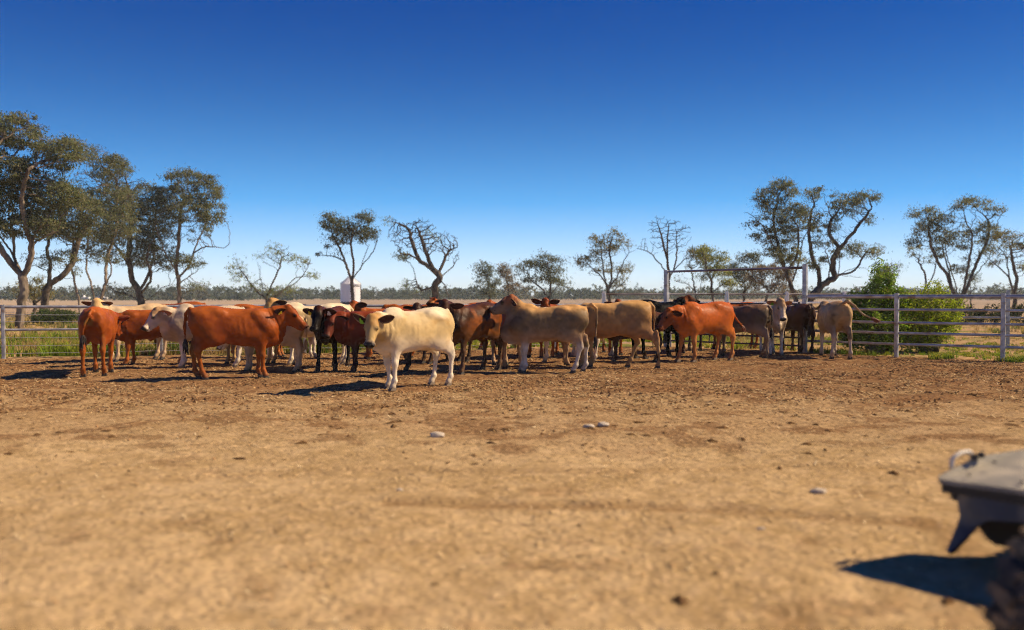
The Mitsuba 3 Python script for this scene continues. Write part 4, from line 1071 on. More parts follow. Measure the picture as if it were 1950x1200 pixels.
F_ = [np.array([x, 53.0 + 0.05 * x]) for x in (-34.0, -29.6, -26.6, -21, -15)]
for p in F_:
    part(fk, "dropper", rail_mesh([*p, -0.1], [*p, 0.95], 0.03, 0.03, 6), "white_paint", smooth=40)
for h in (0.88, 0.62, 0.36):
    part(fk, "wire", tube(np.array([[*p, h] for p in F_]), 0.012, 4), "wire", smooth=True)

# ---------------------------------------------------------------- grain silo
def corrugated(p, n, uv):
    return 0.5 + 0.5 * dr.sin(p.z * 2 * math.pi / 0.11)


scene["silo_sheet"] = {"type": "bumpmap", "arbitrary": mikit.proc(corrugated, 0.008), "scale": 0.012, "bsdf": {"type": "principled", "base_color": {"type": "rgb", "value": [0.74, 0.75, 0.77]}, "roughness": 0.4, "metallic": 0.15}}
scene["silo_black"] = {"type": "diffuse", "reflectance": {"type": "rgb", "value": [0.05, 0.05, 0.06]}}
D0 = 132.0
sx = (667.5 - 975) / FPX * D0
zz = lambda py: EYE - (py - HOR) / FPX * D0
RS, ZB, ZT, ZA = 19.0 / FPX * D0, zz(575), zz(541.5), zz(527)
key = thing("grain_silo", "white corrugated steel grain silo with a cone roof beyond the fence", "silo")


def lathe(prof, sides=48):
    prof = np.array(prof)
    t = np.arange(sides) * 2 * np.pi / sides
    v = np.stack([prof[:, None, 0] * np.cos(t), prof[:, None, 0] * np.sin(t), np.broadcast_to(prof[:, None, 1], (len(prof), sides))], -1).reshape(-1, 3)
    i, j = np.meshgrid(np.arange(len(prof) - 1), np.arange(sides), indexing="ij")
    q = np.stack([i * sides + j, i * sides + (j + 1) % sides, (i + 1) * sides + (j + 1) % sides, (i + 1) * sides + j], -1).reshape(-1, 4)
    return v, np.vstack([q[:, [0, 1, 2]], q[:, [0, 2, 3]]])


def at_silo(m):
    v, f = (m if isinstance(m, tuple) else (m.vertices, m.faces))
    return v + np.array([sx, D0, 0]), f


rings = []
nb = 5
for i in range(nb):
    za, zb = ZB + (ZT - ZB) * i / nb, ZB + (ZT - ZB) * (i + 1) / nb
    part(key, "wall_sheet", at_silo(lathe([(RS, za + 0.012), (RS, zb - 0.012)])), "silo_sheet", smooth=True)
    rings.append(lathe([(RS - 0.01, zb - 0.03), (RS + 0.018, zb - 0.02), (RS + 0.018, zb + 0.02), (RS - 0.01, zb + 0.03)]))
part(key, "seam_band", at_silo(join(rings)), "white_paint", smooth=40)
part(key, "roof", at_silo(lathe([(RS + 0.10, ZT - 0.02), (RS + 0.10, ZT + 0.02), (0.28, ZA), (0.28, ZA + 0.12), (0.02, ZA + 0.2)])), "silo_sheet", smooth=25)
for q in range(12):
    aa = q * math.pi / 6
    part(key, "roof_rib", at_silo(tube([[(RS + 0.1) * math.cos(aa), (RS + 0.1) * math.sin(aa), ZT + 0.045], [0.28 * math.cos(aa), 0.28 * math.sin(aa), ZA + 0.03]], 0.025, 5)), "galvanised")
part(key, "base_ring", at_silo(lathe([(RS - 0.05, -0.1), (RS - 0.05, ZB + 0.02)])), "silo_black", smooth=True)
for q in (-0.22, 0.22):
    part(key, "ladder_rail", at_silo(tube([[RS * 1.04 * math.cos(0.03 + q / RS), RS * 1.04 * math.sin(0.03 + q / RS), 0.1], [RS * 1.04 * math.cos(0.03 + q / RS), RS * 1.04 * math.sin(0.03 + q / RS), ZT]], 0.03, 5)), "silo_black")


def lettering(text, height, z, a0, step):
    out = []
    for i, ch in enumerate(text):
        tm = meshkit.text_mesh(ch, height, 0.01, bold=True)
        a = a0 + i * step
        tv = tm.vertices.copy()
        x = tv[:, 0] - tv[:, 0].mean()
        th = a + x / RS
        r = RS + 0.012 + tv[:, 2]
        out.append((np.stack([r * np.cos(th), r * np.sin(th), z + tv[:, 1]], -1), tm.faces))
    return at_silo(join(out))


part(key, "lettering", lettering("SHERWELL", 0.27, ZT - 0.42, math.radians(-74), 0.165), "silo_black", "dark lettering under the roof edge")
part(key, "lettering", lettering("1", 0.36, ZB + 0.45, math.radians(-76), 0.2), "silo_black", "dark number low on the wall")

# ---------------------------------------------------------------- two tiny white vehicles parked at the far trees
scene["car_glass"] = {"type": "principled", "base_color": {"type": "rgb", "value": [0.02, 0.025, 0.03]}, "roughness": 0.1}
scene["tyre_rubber"] = {"type": "principled", "base_color": {"type": "rgb", "value": [0.025, 0.024, 0.023]}, "roughness": 0.75}


def far_ute(px, d, flip, label):
    key = thing("farm_ute", label, "vehicle", "vehicles far off by the tree line")
    x = (px - 975) / FPX * d
    ex = lambda pg, w, y: trimesh.creation.extrude_polygon(Polygon(pg), w, engine="earcut")
    def put(nm, pg, w, bs):
        m = ex([(flip * a, b) for a, b in pg], w, 0)
        m.vertices = np.stack([m.vertices[:, 0] + x, d - w / 2 + m.vertices[:, 2], m.vertices[:, 1]], -1)
        m.fix_normals()
        part(key, nm, m, bs, smooth=30)
    put("body", [(-2.4, 0.45), (2.3, 0.45), (2.35, 0.95), (1.2, 1.05), (-2.4, 1.05)], 1.75, "white_paint")
    put("cab", [(-0.5, 1.05), (1.2, 1.05), (0.7, 1.72), (-0.4, 1.72)], 1.55, "white_paint")
    put("window", [(-0.3, 1.14), (0.95, 1.14), (0.6, 1.62), (-0.3, 1.62)], 1.58, "car_glass")
    for wx in (-1.45, 1.45):
        put("wheel", [(wx + 0.38 * math.cos(t), 0.38 + 0.38 * math.sin(t)) for t in np.linspace(0, 6.28, 15)[:-1]], 1.8, "tyre_rubber")


far_ute(192, 330, 1, "tiny white ute parked by the far trees, right one of two")
far_ute(159, 340, -1, "tiny white ute parked by the far trees, left one of two")

# ---------------------------------------------------------------- green shrubs behind the panel fence
scene["shrub_leaf"] = {"type": "principledthin", "base_color": {"type": "mesh_attribute", "name": "vertex_color"}, "roughness": 0.45, "diff_trans": 0.95}


def shrub(label, cx, cy, blobs, seed, pal, count, L, category="shrub"):
    """blobs: (dx, dy, z, rx, ry, rz); leaves on short sprays whose stems fan out from the root."""
    rng = np.random.default_rng(seed)
    key = thing("green_shrub", label, category, "green shrubs behind the panel fence")
    B = np.array(blobs)
    wt = B[:, 3] * B[:, 4] * B[:, 5]; wt = wt / wt.sum()
    nt = 460
    k = rng.choice(len(B), nt, p=wt)
    q = rng.normal(size=(nt, 3)); q /= np.linalg.norm(q, axis=1, keepdims=True)
    tips = B[k, :3] + q * B[k, 3:] * 1.06 * (rng.uniform(0.1, 1, (nt, 1)) ** 0.35) + [cx, cy, 0]
    tips = tips[tips[:, 2] > 0.12]
    st = []
    for t in tips[::3]:
        root = np.array([cx, cy, -0.05]) + np.r_[rng.normal(0, 0.12, 2), 0]
        mid = root + (t - root) * [0.4, 0.4, 0.6] + rng.normal(0, 0.05, 3)
        st.append(tube([root, mid, t], [0.014, 0.009, 0.003], 4, cap=False))
    part(key, "stem", join(st), "bark", smooth=True)
    per = count // len(tips)
    d = unit([0.2, -0.2, 1.0])
    out = tips - np.array([cx, cy, 0.5]); out /= np.linalg.norm(out, axis=1, keepdims=True)
    sd = out * 0.5 + d * 0.7 + rng.normal(0, 0.4, out.shape); sd /= np.linalg.norm(sd, axis=1, keepdims=True)
    u = rng.uniform(-0.17, 0.20, (len(tips), per, 1))
    at = (tips[:, None] + u * sd[:, None] + rng.normal(size=(len(tips), per, 3)) * 0.05).reshape(-1, 3)
    at = at[at[:, 2] > 0.03]
    lv, lf = leaf_cards(at, rng, L, 0.5 * L, droop=-0.3)
    pal = np.array(pal)
    c = pal[rng.integers(0, len(pal), len(at))] * rng.uniform(0.7, 1.3, (len(at), 1))
    part(key, "foliage", (lv, lf), "shrub_leaf", smooth=False, color=np.repeat(c, 4, axis=0))


shrub("tall glossy green shrub right of the tall gate post", 10.2, 24.75, [(-0.1, 0, 0.75, 0.95, 0.7, 0.75), (-0.55, 0.1, 1.0, 0.45, 0.5, 0.5), (0.15, 0, 1.55, 0.55, 0.5, 0.55), (0.15, 0, 2.15, 0.33, 0.3, 0.38), (-0.45, 0, 1.65, 0.28, 0.3, 0.30), (0.45, 0.0, 1.3, 0.4, 0.5, 0.5)], 51,
      [(0.20, 0.35, 0.03), (0.27, 0.42, 0.04), (0.12, 0.22, 0.022), (0.32, 0.42, 0.06), (0.16, 0.17, 0.05)], 24000, 0.072)
shrub("yellow green spreading shrub in the middle of the panel fence", 11.75, 24.9, [(-0.15, 0, 0.65, 0.85, 0.7, 0.6), (-0.75, -0.1, 0.9, 0.55, 0.5, 0.7), (0.1, 0, 1.15, 0.75, 0.6, 0.45), (0.0, 0, 1.6, 0.42, 0.4, 0.28), (0.55, 0, 1.1, 0.35, 0.4, 0.40), (-0.5, 0.1, 1.2, 0.5, 0.5, 0.4)], 52,
      [(0.34, 0.46, 0.03), (0.43, 0.52, 0.035), (0.22, 0.33, 0.025), (0.46, 0.51, 0.06), (0.24, 0.22, 0.07)], 24000, 0.064)
shrub("dark low shrub far behind the rear pipe fence at the right", 25.0, 49.0, [(dx, 0, 0.45, 0.9, 0.7, 0.5) for dx in (-4, -2.8, -1.5, 0, 1.5, 3)], 53, [(0.05, 0.065, 0.03), (0.08, 0.10, 0.04), (0.035, 0.05, 0.022)], 12000, 0.12)
shrub("round green shrub below the twin trunks at the left", -25.4, 49.0, [(0, 0, 0.35, 1.1, 0.8, 0.45), (0.7, 0, 0.3, 0.9, 0.7, 0.35)], 54, [(0.09, 0.13, 0.035), (0.13, 0.17, 0.05), (0.06, 0.09, 0.03)], 9000, 0.10)

# ---------------------------------------------------------------- the wood along the horizon
rng = np.random.default_rng(5)
vv, ff, cc, nn = [], [], [], 0
for row, (D, cnt) in enumerate(((300, 170), (360, 230), (430, 300), (520, 330))):
    X = np.sort(rng.uniform(-0.72 * D, 0.72 * D, cnt))
    for x in X:
        b = x / D * FPX
        dep = D + rng.uniform(-18, 18) + (150 if (row == 0 and b > -420) else 0)
        h = rng.uniform(2.6, 6.0) * (D / 400) ** 0.5 * (1.35 if rng.uniform() < 0.07 else 1.0)
        w = h * rng.uniform(0.45, 0.85)
        k = 34
        q = rng.normal(size=(k, 3)); q /= np.linalg.norm(q, axis=1, keepdims=True)
        q *= rng.uniform(0.35, 1, (k, 1)) ** 0.4
        at = np.array([x * dep / D, dep, h * 0.52]) + q * [w, w, h * 0.50]
        low = np.array([x * dep / D, dep, 0.6]) + rng.normal(size=(10, 3)) * [w * 0.9, w * 0.5, 0.5]
        at = np.vstack([at, low]); at[:, 2] = np.maximum(at[:, 2], 0.25)
        v, f = leaf_cards(at, rng, 1.5, 1.0, droop=0)
        vv.append(v); ff.append(f + nn); nn += len(v)
        base = np.array([(0.062, 0.084, 0.046), (0.08, 0.095, 0.05), (0.05, 0.07, 0.045), (0.10, 0.095, 0.055)][rng.integers(0, 4)])
        cc.append(np.repeat(base * rng.uniform(0.75, 1.25, (len(at), 1)), 4, axis=0))
scene["distant_wood"] = mikit.ply((np.vstack(vv), np.vstack(ff)), "leaf", smooth=False, color=np.vstack(cc))
labels["distant_wood"] = {"label": "long low line of grey green trees along the horizon", "category": "trees", "kind": "stuff"}

# ---------------------------------------------------------------- quad bike whose corner juts in at the lower right
def dusty_plate(p, n, uv):
    s = mikit.fbm(p.x * 6, p.y * 6, p.z * 6, 3)
    return mikit.mix((0.22, 0.21, 0.18), (0.38, 0.345, 0.27), mikit.smoothstep(0.3, 0.7, s))


def dusty_blue(p, n, uv):
    s = mikit.fbm(p.x * 8, p.y * 8, p.z * 5, 3)
    return mikit.mix((0.075, 0.070, 0.066), (0.20, 0.165, 0.12), mikit.smoothstep(0.45, 0.8, s))


def mud_tone(p, n, uv):
    s = mikit.fbm(p.x * 14, p.y * 14, p.z * 14, 3)
    return mikit.mix((0.045, 0.042, 0.040), (0.24, 0.18, 0.115), mikit.smoothstep(0.42, 0.72, s))


scene["muddy_rubber"] = {"type": "principled", "base_color": mikit.proc(mud_tone), "roughness": 0.8, "specular": 0.2}
scene["plate_dusty"] = {"type": "principled", "base_color": mikit.proc(dusty_plate), "roughness": 0.65, "specular": 0.3}
scene["fender_plastic"] = {"type": "principled", "base_color": mikit.proc(dusty_blue), "roughness": 0.5, "specular": 0.4}
scene["black_plastic"] = {"type": "principled", "base_color": {"type": "rgb", "value": [0.018, 0.017, 0.016]}, "roughness": 0.6}
scene["handle_metal"] = {"type": "principled", "base_color": {"type": "rgb", "value": [0.55, 0.52, 0.46]}, "roughness": 0.5}
QL, QF, QN = np.array([2.49, 5.20]), np.array([2.82, 5.36]), np.array([2.80, 4.85])
e_far, e_near = unit(QF - QL), unit(QN - QL)
qk = thing("quad_bike", "dusty quad bike corner with grey rack top and dark mudguard, lower right", "quad bike")
tilt = lambda p: 0.51 + 0.118 * np.tanh(np.maximum(0.275 * (p[..., 0] - 2.49) + 0.221 * (p[..., 1] - 5.20), 0) / 0.10)


def rounded(poly, r):
    return Polygon(poly).buffer(-r).buffer(r, quad_segs=4)


def slab(poly, z0, z1, r=0.03, lean=False):
    m = trimesh.creation.extrude_polygon(rounded(poly, r), z1 - z0, engine="earcut")
    m.apply_translation([0, 0, z0])
    if lean:
        m.vertices[:, 2] += tilt(m.vertices)
    return m


plate = [QL, QF, QF + [0.36, 0.15], QF + [0.80, 0.10], QL + 1.15 * e_near + 0.45 * e_far, QL + 0.95 * e_near]
part(qk, "rack_top", slab(plate, -0.013, 0.013, 0.03, True), "plate_dusty", smooth=30)
c0 = np.mean(plate, 0)
under = [c0 + (np.array(p) - c0) * 0.975 for p in plate]
part(qk, "rack_lip", slab(under, -0.070, -0.0135, 0.03, True), "black_plastic", smooth=30)
tabp = QL + 0.08 * e_near + 0.08 * e_far
part(qk, "bracket", slab([tabp + [-0.035, -0.03], tabp + [0.05, -0.03], tabp + [0.05, 0.03], tabp + [-0.035, 0.03]], -0.125, -0.0705, 0.008, True), "black_plastic", smooth=30)
for q in (0.14, 0.42, 0.70):
    for r_ in (0.08, 0.30):
        c = QL + q * e_near + r_ * e_far
        z = float(tilt(c))
        part(qk, "rack_bolt", rail_mesh([*c, z + 0.010], [*c, z + 0.019], 0.012, 0.012, 8), "black_plastic", smooth=30)
h0, h1 = QL + 0.17 * e_far, QL + 0.31 * e_far
hd = np.array([-e_far[1], e_far[0]]) * 0.02
zr = lambda p, d: [*p, float(tilt(p)) + d]
hp = [zr(h0 + hd, -0.01), zr(h0 + hd * 1.2 + 0.01 * e_far, 0.04), zr(h0 + 0.03 * e_far + hd, 0.052), zr(h0 + 0.09 * e_far + hd, 0.058), zr(h1 + hd, 0.050), zr(h1 + 0.03 * e_far + hd, 0.035), zr(h1 + 0.04 * e_far + hd, -0.005)]
hs = np.linspace(0, 6, 31)
hp = PchipInterpolator(range(7), np.array(hp))(hs)
part(qk, "grab_handle", tube(hp, 0.013, 8), "handle_metal", smooth=True)
for q in (0.30, 0.36):
    c = QL + q * e_far + 0.03 * e_near
    z = float(tilt(c))
    part(qk, "knob", rail_mesh([*c, z + 0.012], [*c, z + 0.045], 0.020, 0.020, 8), "black_plastic", smooth=30)


def shell(rows, thick):
    """A curved moulded panel through rows of points, thickened inward."""
    P = np.array(rows, float)
    n, m = P.shape[:2]
    du, dv = np.gradient(P, axis=0), np.gradient(P, axis=1)
    N = np.cross(du, dv); N /= np.linalg.norm(N, axis=-1, keepdims=True) + 1e-9
    v = np.vstack([(P + N * thick / 2).reshape(-1, 3), (P - N * thick / 2).reshape(-1, 3)])
    i, j = np.meshgrid(np.arange(n - 1), np.arange(m - 1), indexing="ij")
    q = np.stack([i * m + j, (i + 1) * m + j, (i + 1) * m + j + 1, i * m + j + 1], -1).reshape(-1, 4)
    rim = [k for k in range(m)] + [k * m + m - 1 for k in range(1, n)] + [(n - 1) * m + k for k in range(m - 2, -1, -1)] + [k * m for k in range(n - 2, 0, -1)]
    side = np.array([[rim[k], rim[(k + 1) % len(rim)], rim[(k + 1) % len(rim)] + n * m, rim[k] + n * m] for k in range(len(rim))])
    q = np.vstack([q, q[:, ::-1] + n * m, side[:, ::-1]])
    return trimesh.Trimesh(v, np.vstack([q[:, [0, 1, 2]], q[:, [0, 2, 3]]]), process=False)


def qpt(px, py, d):
    return wpt(px, py, d)


# mudguard: follows the near edge under the rack, with a tusk-shaped flare reaching down at its front corner
top_e = [qpt(1826, 938, 5.16), qpt(1848, 940, 5.10), qpt(1880, 946, 5.02), qpt(1920, 950, 4.95), qpt(1965, 955, 4.88), qpt(2060, 965, 4.75)]
mid_e = [qpt(1834, 985, 5.12), qpt(1858, 985, 5.05), qpt(1885, 978, 4.98), qpt(1925, 976, 4.92), qpt(1970, 980, 4.85), qpt(2060, 990, 4.72)]
low_e = [qpt(1826, 1012, 5.09), qpt(1868, 1004, 5.02), qpt(1888, 994, 4.96), qpt(1930, 996, 4.90), qpt(1975, 1000, 4.84), qpt(2060, 1010, 4.70)]
part(qk, "mudguard", shell([top_e, mid_e, low_e], 0.02), "fender_plastic", smooth=50)
tusk = [[qpt(1826, 1010, 5.09), qpt(1846, 1010, 5.04), qpt(1869, 1003, 5.02)], [qpt(1817, 1035, 5.06), qpt(1832, 1035, 5.01), qpt(1847, 1028, 5.00)], [qpt(1809, 1055, 5.03), qpt(1815, 1058, 5.00), qpt(1822, 1053, 4.99)]]
part(qk, "mudguard_flare", shell(tusk, 0.02), "fender_plastic", smooth=50)
belly = [qpt(1870, 985, 5.2)[:2], qpt(1905, 1040, 5.15)[:2], qpt(2060, 1040, 4.95)[:2], qpt(2200, 1030, 5.6)[:2], qpt(2050, 1000, 5.9)[:2]]
bz = [(1872, 990), (1876, 1012), (1890, 1032), (1905, 1043), (1930, 1048), (1975, 1049), (2060, 1045), (2060, 975), (1880, 975)]
bp = np.array([[(a - 975) / FPX * 5.05, EYE - (b - HOR) / FPX * 5.05] for a, b in bz])
bm = trimesh.creation.extrude_polygon(Polygon(bp), 0.28, engine="earcut")
bm.vertices = np.stack([bm.vertices[:, 0] + 0.35 * bm.vertices[:, 2], 5.08 + bm.vertices[:, 2], bm.vertices[:, 1]], -1)
bm.fix_normals()
part(qk, "underbody", bm, "black_plastic", smooth=30)


def tyre(c, axis, R, w):
    prof = []
    for t in np.linspace(0, 2 * math.pi, 17)[:-1]:
        prof.append((R - 0.42 * w + 0.42 * w * np.sign(math.cos(t)) * abs(math.cos(t)) ** 0.6, 0.5 * w * np.sign(math.sin(t)) * abs(math.sin(t)) ** 0.6))
    prof.append(prof[0])
    v, f = lathe(prof, 40)
    lug = []
    for k in range(20):
        for s in (1, -1):
            a = 2 * math.pi * (k + 0.25 * (s + 1)) / 20
            b = trimesh.creation.box([0.03, 0.055, 0.42 * w])
            b.apply_transform(trimesh.transformations.rotation_matrix(0.45 * s, [1, 0, 0]))
            b.apply_translation([R + 0.006, 0, s * 0.23 * w])
            b.apply_transform(trimesh.transformations.rotation_matrix(a, [0, 0, 1]))
            lug.append(b)
    Mx = trimesh.geometry.align_vectors([0, 0, 1], axis); Mx[:3, 3] = c
    tv = lambda q: trimesh.transformations.transform_points(q, Mx)
    lv, lf = join(lug)
    return (tv(v), f), (tv(lv), lf), Mx


for c, ax in (([2.235, 3.56, 0.32], [0.45, -0.89, 0.0]), ([3.75, 5.4, 0.32], [0.80, -0.60, 0])):
    (tv, tf), (lv, lf), Mx = tyre(c, ax, 0.32, 0.26)
    w = part(qk, "wheel", (tv, tf), "muddy_rubber", smooth=40)
    scene[w + "__tread"] = mikit.ply((lv, lf), "muddy_rubber", smooth=False)
    hub = lathe([(0.0, 0.06), (0.12, 0.055), (0.165, 0.09), (0.165, -0.09), (0.12, -0.055), (0.0, -0.06)], 24)
    scene[w + "__rim"] = mikit.ply((trimesh.transformations.transform_points(hub[0], Mx), hub[1]), "black_plastic", smooth=30)
ax_a, ax_b = np.array([2.235, 3.56, 0.32]), np.array([3.75, 5.4, 0.32])
part(qk, "chassis", tube([ax_a, ax_a + [0.30, 0.10, 0.02], ax_a + [0.75, 0.6, 0.03], ax_b], 0.035, 8), "black_plastic", smooth=40)
sd = slab([[3.0, 3.75], [3.3, 3.55], [4.1, 4.75], [3.75, 4.95]], 0.55, 0.66, 0.08)
part(qk, "seat", sd, "black_plastic", smooth=30)
part(qk, "frame_body", slab([[2.95, 3.7], [3.35, 3.45], [4.3, 4.9], [3.6, 5.2]], 0.26, 0.545, 0.08), "fender_plastic", smooth=30)
# ---------------------------------------------------------------- the herd
UP_TAIL = [(-0.80, 0, 1.27), (-0.90, 0, 1.325), (-0.985, 0.0, 1.24), (-0.995, 0.01, 0.95), (-0.97, 0.02, 0.66)]
SIDE_TAIL = [(-0.80, 0, 1.27), (-0.87, 0.03, 1.18), (-0.90, 0.12, 0.98), (-0.88, 0.15, 0.76)]
# label, coat, photo bearing of the feet's middle, photo depth of the feet, heading, size, pose
HERD = [
    ("cream heifer standing out in front of the herd, its head turned to the viewer", "cream", 793, 737.5, 225, 1.05, dict(neck=6, nyaw=24, hyaw=42, hpitch=52, tags=[(-1, "green")], legs=dict(fL=(0.02, 0), fR=(-0.10, 0), hL=(-0.05, 0), hR=(0.07, 0)), fat=1.0, hump=0.25, droop=0.1, eback=0.5, dewlap=0.9, res=0.017, udder=True)),
    ("glossy red cow in front on the left, facing right, yellow tag in its ear", "red", 436, 721, 20, 1.06, dict(neck=20, nyaw=-4, hyaw=-14, hpitch=38, tags=[(-1, "yellow")], legs=dict(hL=(-0.02, 0), hR=(0.10, 0), fL=(-0.03, 0), fR=(0.04, 0)), dewlap=1.3, droop=0.8, eback=0.9, res=0.018)),
    ("red steer at the left end of the herd seen from behind", "red", 186, 713, 106, 1.04, dict(neck=0, hyaw=-10, hpitch=50, nyaw=-20, tail=SIDE_TAIL, legs=dict(hL=(0.0, 0.03), hR=(0.10, -0.02)), res=0.022)),
    ("red bull calf facing left with lowered head behind the red steer", "red", 296, 695, 200, 1.0, dict(neck=-16, nyaw=28, hyaw=42, hpitch=58, sheath=True, dewlap=1.4, droop=0.5, eback=0.7, legs=dict(fL=(0.06, 0), fR=(-0.08, 0)))),
    ("tan faced cow with white legs looking over the red bull calf", "fawn", 262, 686, 230, 1.06, dict(neck=32, nyaw=18, hyaw=55, hpitch=66, droop=0.45, nlen=0.48)),
    ("pale grey cow with white face, half hidden by the glossy red cow", "pale", 400, 700, 192, 1.04, dict(neck=14, nyaw=10, hyaw=28, hpitch=46, dewlap=1.5, hump=0.7, droop=0.6, eback=0.6, tags=[(1, "white")])),
    ("red cow whose back shows behind the pale grey cow", "red", 340, 673, 178, 1.08, dict(neck=-25, hpitch=60, nyaw=-20)),
    ("cream cow with a raised tan head and white legs left of the black faced cow", "cream", 606, 694, 202, 1.07, dict(neck=36, nyaw=6, hyaw=22, hpitch=52, droop=0.55, eback=0.7, hump=0.5, legs=dict(fL=(0.05, 0), fR=(-0.06, 0)))),
    ("black faced dark cow facing the viewer with a yellow and a white ear tag", "sooty", 636, 703, 266, 1.03, dict(neck=22, nyaw=-4, hyaw=-6, hpitch=50, tags=[(-1, "yellow"), (1, "white")], droop=0.12, eback=0.1, dewlap=1.2, legs=dict(fL=(0, 0.04), fR=(0.05, -0.03)))),
    ("dark red cow with black legs standing between the black faced cow and the cream heifer", "darkred", 726, 708, 183, 1.0, dict(neck=8, nyaw=30, hyaw=66, hpitch=55, folds=1.8, droop=0.4, dewlap=1.4)),
    ("red cow with dark ears whose head shows above the dark red cow", "red", 742, 682, 205, 1.0, dict(neck=40, nyaw=12, hyaw=28, hpitch=40, droop=0.35, eback=0.7)),
    ("dark brown cow looking over the back of the cream heifer", "brown", 850, 690, 221, 1.0, dict(neck=34, nyaw=24, hyaw=52, hpitch=54, droop=0.5)),
    ("orange red cow behind the dark brown cow, back above the others", "chestnut", 812, 673, 178, 1.06, dict(neck=10, hpitch=50)),
    ("chestnut cow with a raised head looking left beside the gnarled tree", "chestnut", 886, 667, 205, 1.05, dict(neck=38, nyaw=12, hyaw=14, hpitch=28, horn=True, droop=0.35, eback=0.8)),
    ("brindle brown cow with a dark face right behind the rump of the cream heifer", "brindle", 903, 708, 238, 1.10, dict(neck=26, nyaw=6, hyaw=24, hpitch=62, droop=0.2, eback=0.2, folds=1.4, legs=dict(fL=(0.04, 0), hL=(-0.1, 0)))),
    ("pinkish tan cow between the brindle brown cow and the long grey cow", "blush", 962, 698, 284, 0.98, dict(neck=10, nyaw=35, hyaw=70, hpitch=40, dewlap=1.2, legs=dict(fL=(0.16, 0.06), fR=(-0.05, 0)))),
    ("brown cow whose face shows left of the long grey cow", "chestnut", 975, 682, 236, 1.06, dict(neck=30, nyaw=8, hyaw=30, hpitch=55)),
    ("long grey cow with white front legs, raised head and arched tail, in the middle", "whiteleg", 1052, 709, 180, 1.07, dict(neck=62, nyaw=-6, hyaw=-12, hpitch=20, nlen=0.36, hump=0.3, dewlap=1.7, folds=1.5, tail=UP_TAIL, legs=dict(fL=(-0.02, 0), fR=(0.03, 0), hL=(0.12, 0), hR=(-0.10, 0)), droop=0.5, eback=0.6, res=0.021, tuft=0.2)),
    ("red cow with upright ears behind the long grey cow", "red", 1046, 678, 262, 1.05, dict(neck=40, hpitch=56, droop=-0.25, eback=0.1)),
    ("cream cow with only its pale back showing behind the long grey cow", "cream", 1086, 690, 178, 1.04, dict(neck=-10, hpitch=60)),
    ("tall tan cow with its hind legs astride right of the long grey cow", "tan", 1172, 700, 176, 1.13, dict(neck=-5, hpitch=55, nyaw=-10, legs=dict(hL=(-0.30, 0), hR=(0.26, 0), fL=(0.1, 0), fR=(-0.1, 0)), res=0.021, fat=1.05)),
    ("red cow whose poll shows over the back of the tall tan cow", "red", 1166, 673, 272, 1.04, dict(neck=36, hpitch=60)),
    ("big black cow facing away to the right beside the gate post", "blackred", 1250, 681, 38, 1.13, dict(neck=32, nyaw=-14, hyaw=-30, hpitch=30, droop=0.3, eback=0.9)),
    ("bright orange cow with a dark face and lowered head in front of the gate", "orange", 1346, 687, 212, 1.10, dict(neck=0, nyaw=-6, hyaw=-14, hpitch=46, hump=0.1, droop=0.35, eback=0.35, dewlap=0.9, tail=[(-0.80, 0, 1.27), (-0.88, 0.02, 1.12), (-0.99, 0.06, 0.92), (-1.16, 0.10, 0.74)], tuft=0.14, legs=dict(fL=(-0.06, 0), fR=(0.14, 0), hL=(-0.08, 0), hR=(0.12, 0)), res=0.021)),
    ("dark grey cow with a tan rump right of the bright orange cow", "darkgrey", 1414, 680, 144, 1.04, dict(neck=0, hpitch=55, udder=True, legs=dict(hL=(-0.12, 0), hR=(0.08, 0)))),
    ("fawn cow facing the viewer with wide ears in the gateway", "pale", 1469, 674, 265, 1.06, dict(neck=36, nyaw=4, hyaw=14, hpitch=64, droop=0.15, eback=0.1, dewlap=1.4, tags=[(-1, "green")])),
    ("dark brown cow seen from behind left of the tall gate post", "brown", 1518, 671, 98, 1.04, dict(neck=18, hpitch=45, hyaw=20, droop=0.2)),
    ("grey tan cow seen from behind, tail swung out, in front of the green bush", "greytan", 1590, 681, 84, 1.10, dict(neck=16, hpitch=55, hyaw=8, tail=[(-0.80, 0, 1.27), (-0.91, -0.08, 1.33), (-0.96, -0.22, 1.22), (-0.98, -0.40, 1.03), (-0.97, -0.62, 0.93)], limp=False, tuft=0.18, legs=dict(hL=(0.05, 0.03), hR=(-0.05, -0.05), fL=(0, 0.03)), droop=0.3, fat=1.05, res=0.021)),
    ("red cow with only its back showing between the orange and dark grey cows", "red", 1400, 665, 190, 1.06, dict(neck=-10, hpitch=60)),
    ("dark red cow looking over the neck of the bright orange cow", "darkred", 1318, 670, 250, 1.05, dict(neck=34, hpitch=55, droop=-0.1)),
    ("orange red cow with only its back showing behind the glossy red cow", "chestnut", 490, 680, 2, 1.04, dict(neck=-10, hpitch=60)),
    ("tan cow whose legs show under the belly of the glossy red cow", "tan", 478, 693, 168, 0.94, dict(neck=-20, hpitch=60)),
    ("pale cow whose legs show under the cream cow with the raised head", "pale", 556, 684, 32, 0.96, dict(neck=-20, hpitch=60)),
    ("dark brown cow whose legs show between the cream heifer and the brindle cow", "brown", 812, 686, 12, 0.94, dict(neck=-20, hpitch=60)),
    ("blush tan cow whose pale legs show under the long grey cow", "blush", 1036, 696, 8, 0.92, dict(neck=-20, hpitch=60)),
    ("fawn cow whose legs show between the glossy red cow and the cream cow", "fawn", 520, 708, 182, 0.92, dict(neck=-20, hpitch=60)),
    ("dark brown cow whose legs show right of the tall tan cow", "brown", 1212, 688, 176, 0.92, dict(neck=-20, hpitch=60)),
    ("pale cow whose legs show beneath the tall tan cow", "pale", 1132, 680, 192, 0.95, dict(neck=-20, hpitch=60)),
]
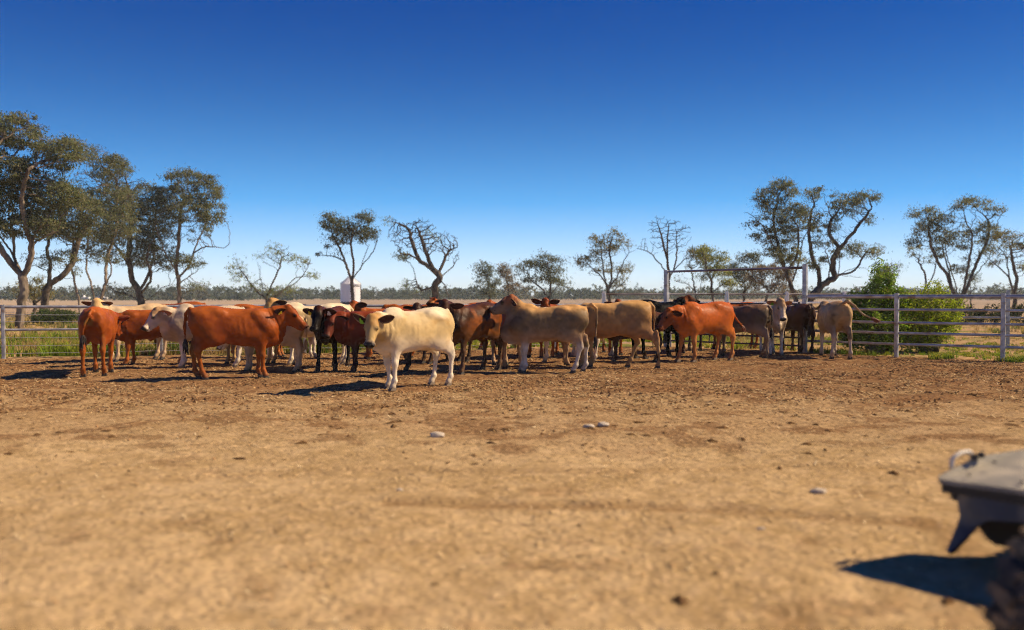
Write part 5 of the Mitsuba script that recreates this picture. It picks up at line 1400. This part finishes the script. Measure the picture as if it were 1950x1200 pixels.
for i, (lab, kind, px, py, hd, size, pose) in enumerate(HERD):
    x, y = gp(px, py)
    a = math.radians(hd)
    add_cow("cow", lab, "cow", x + 0.13 * size * math.cos(a), y + 0.13 * size * math.sin(a), hd, size, kind, 11 + i, **pose)

# ---------------------------------------------------------------- the air between here and the horizon
scene["air"] = {"type": "homogeneous", "albedo": {"type": "rgb", "value": [0.72, 0.90, 1.0]}, "sigma_t": 0.00042}
scene["haze"] = {"type": "cube", "to_world": T().translate([0, 600, 7.5]).scale([1300, 850, 9.0]), "bsdf": {"type": "null"}, "interior": {"type": "ref", "id": "air"}}
labels["haze"] = {"label": "thin bluish haze over the far paddock", "category": "haze", "kind": "stuff"}
scene["camera"]["medium"] = {"type": "ref", "id": "air"}
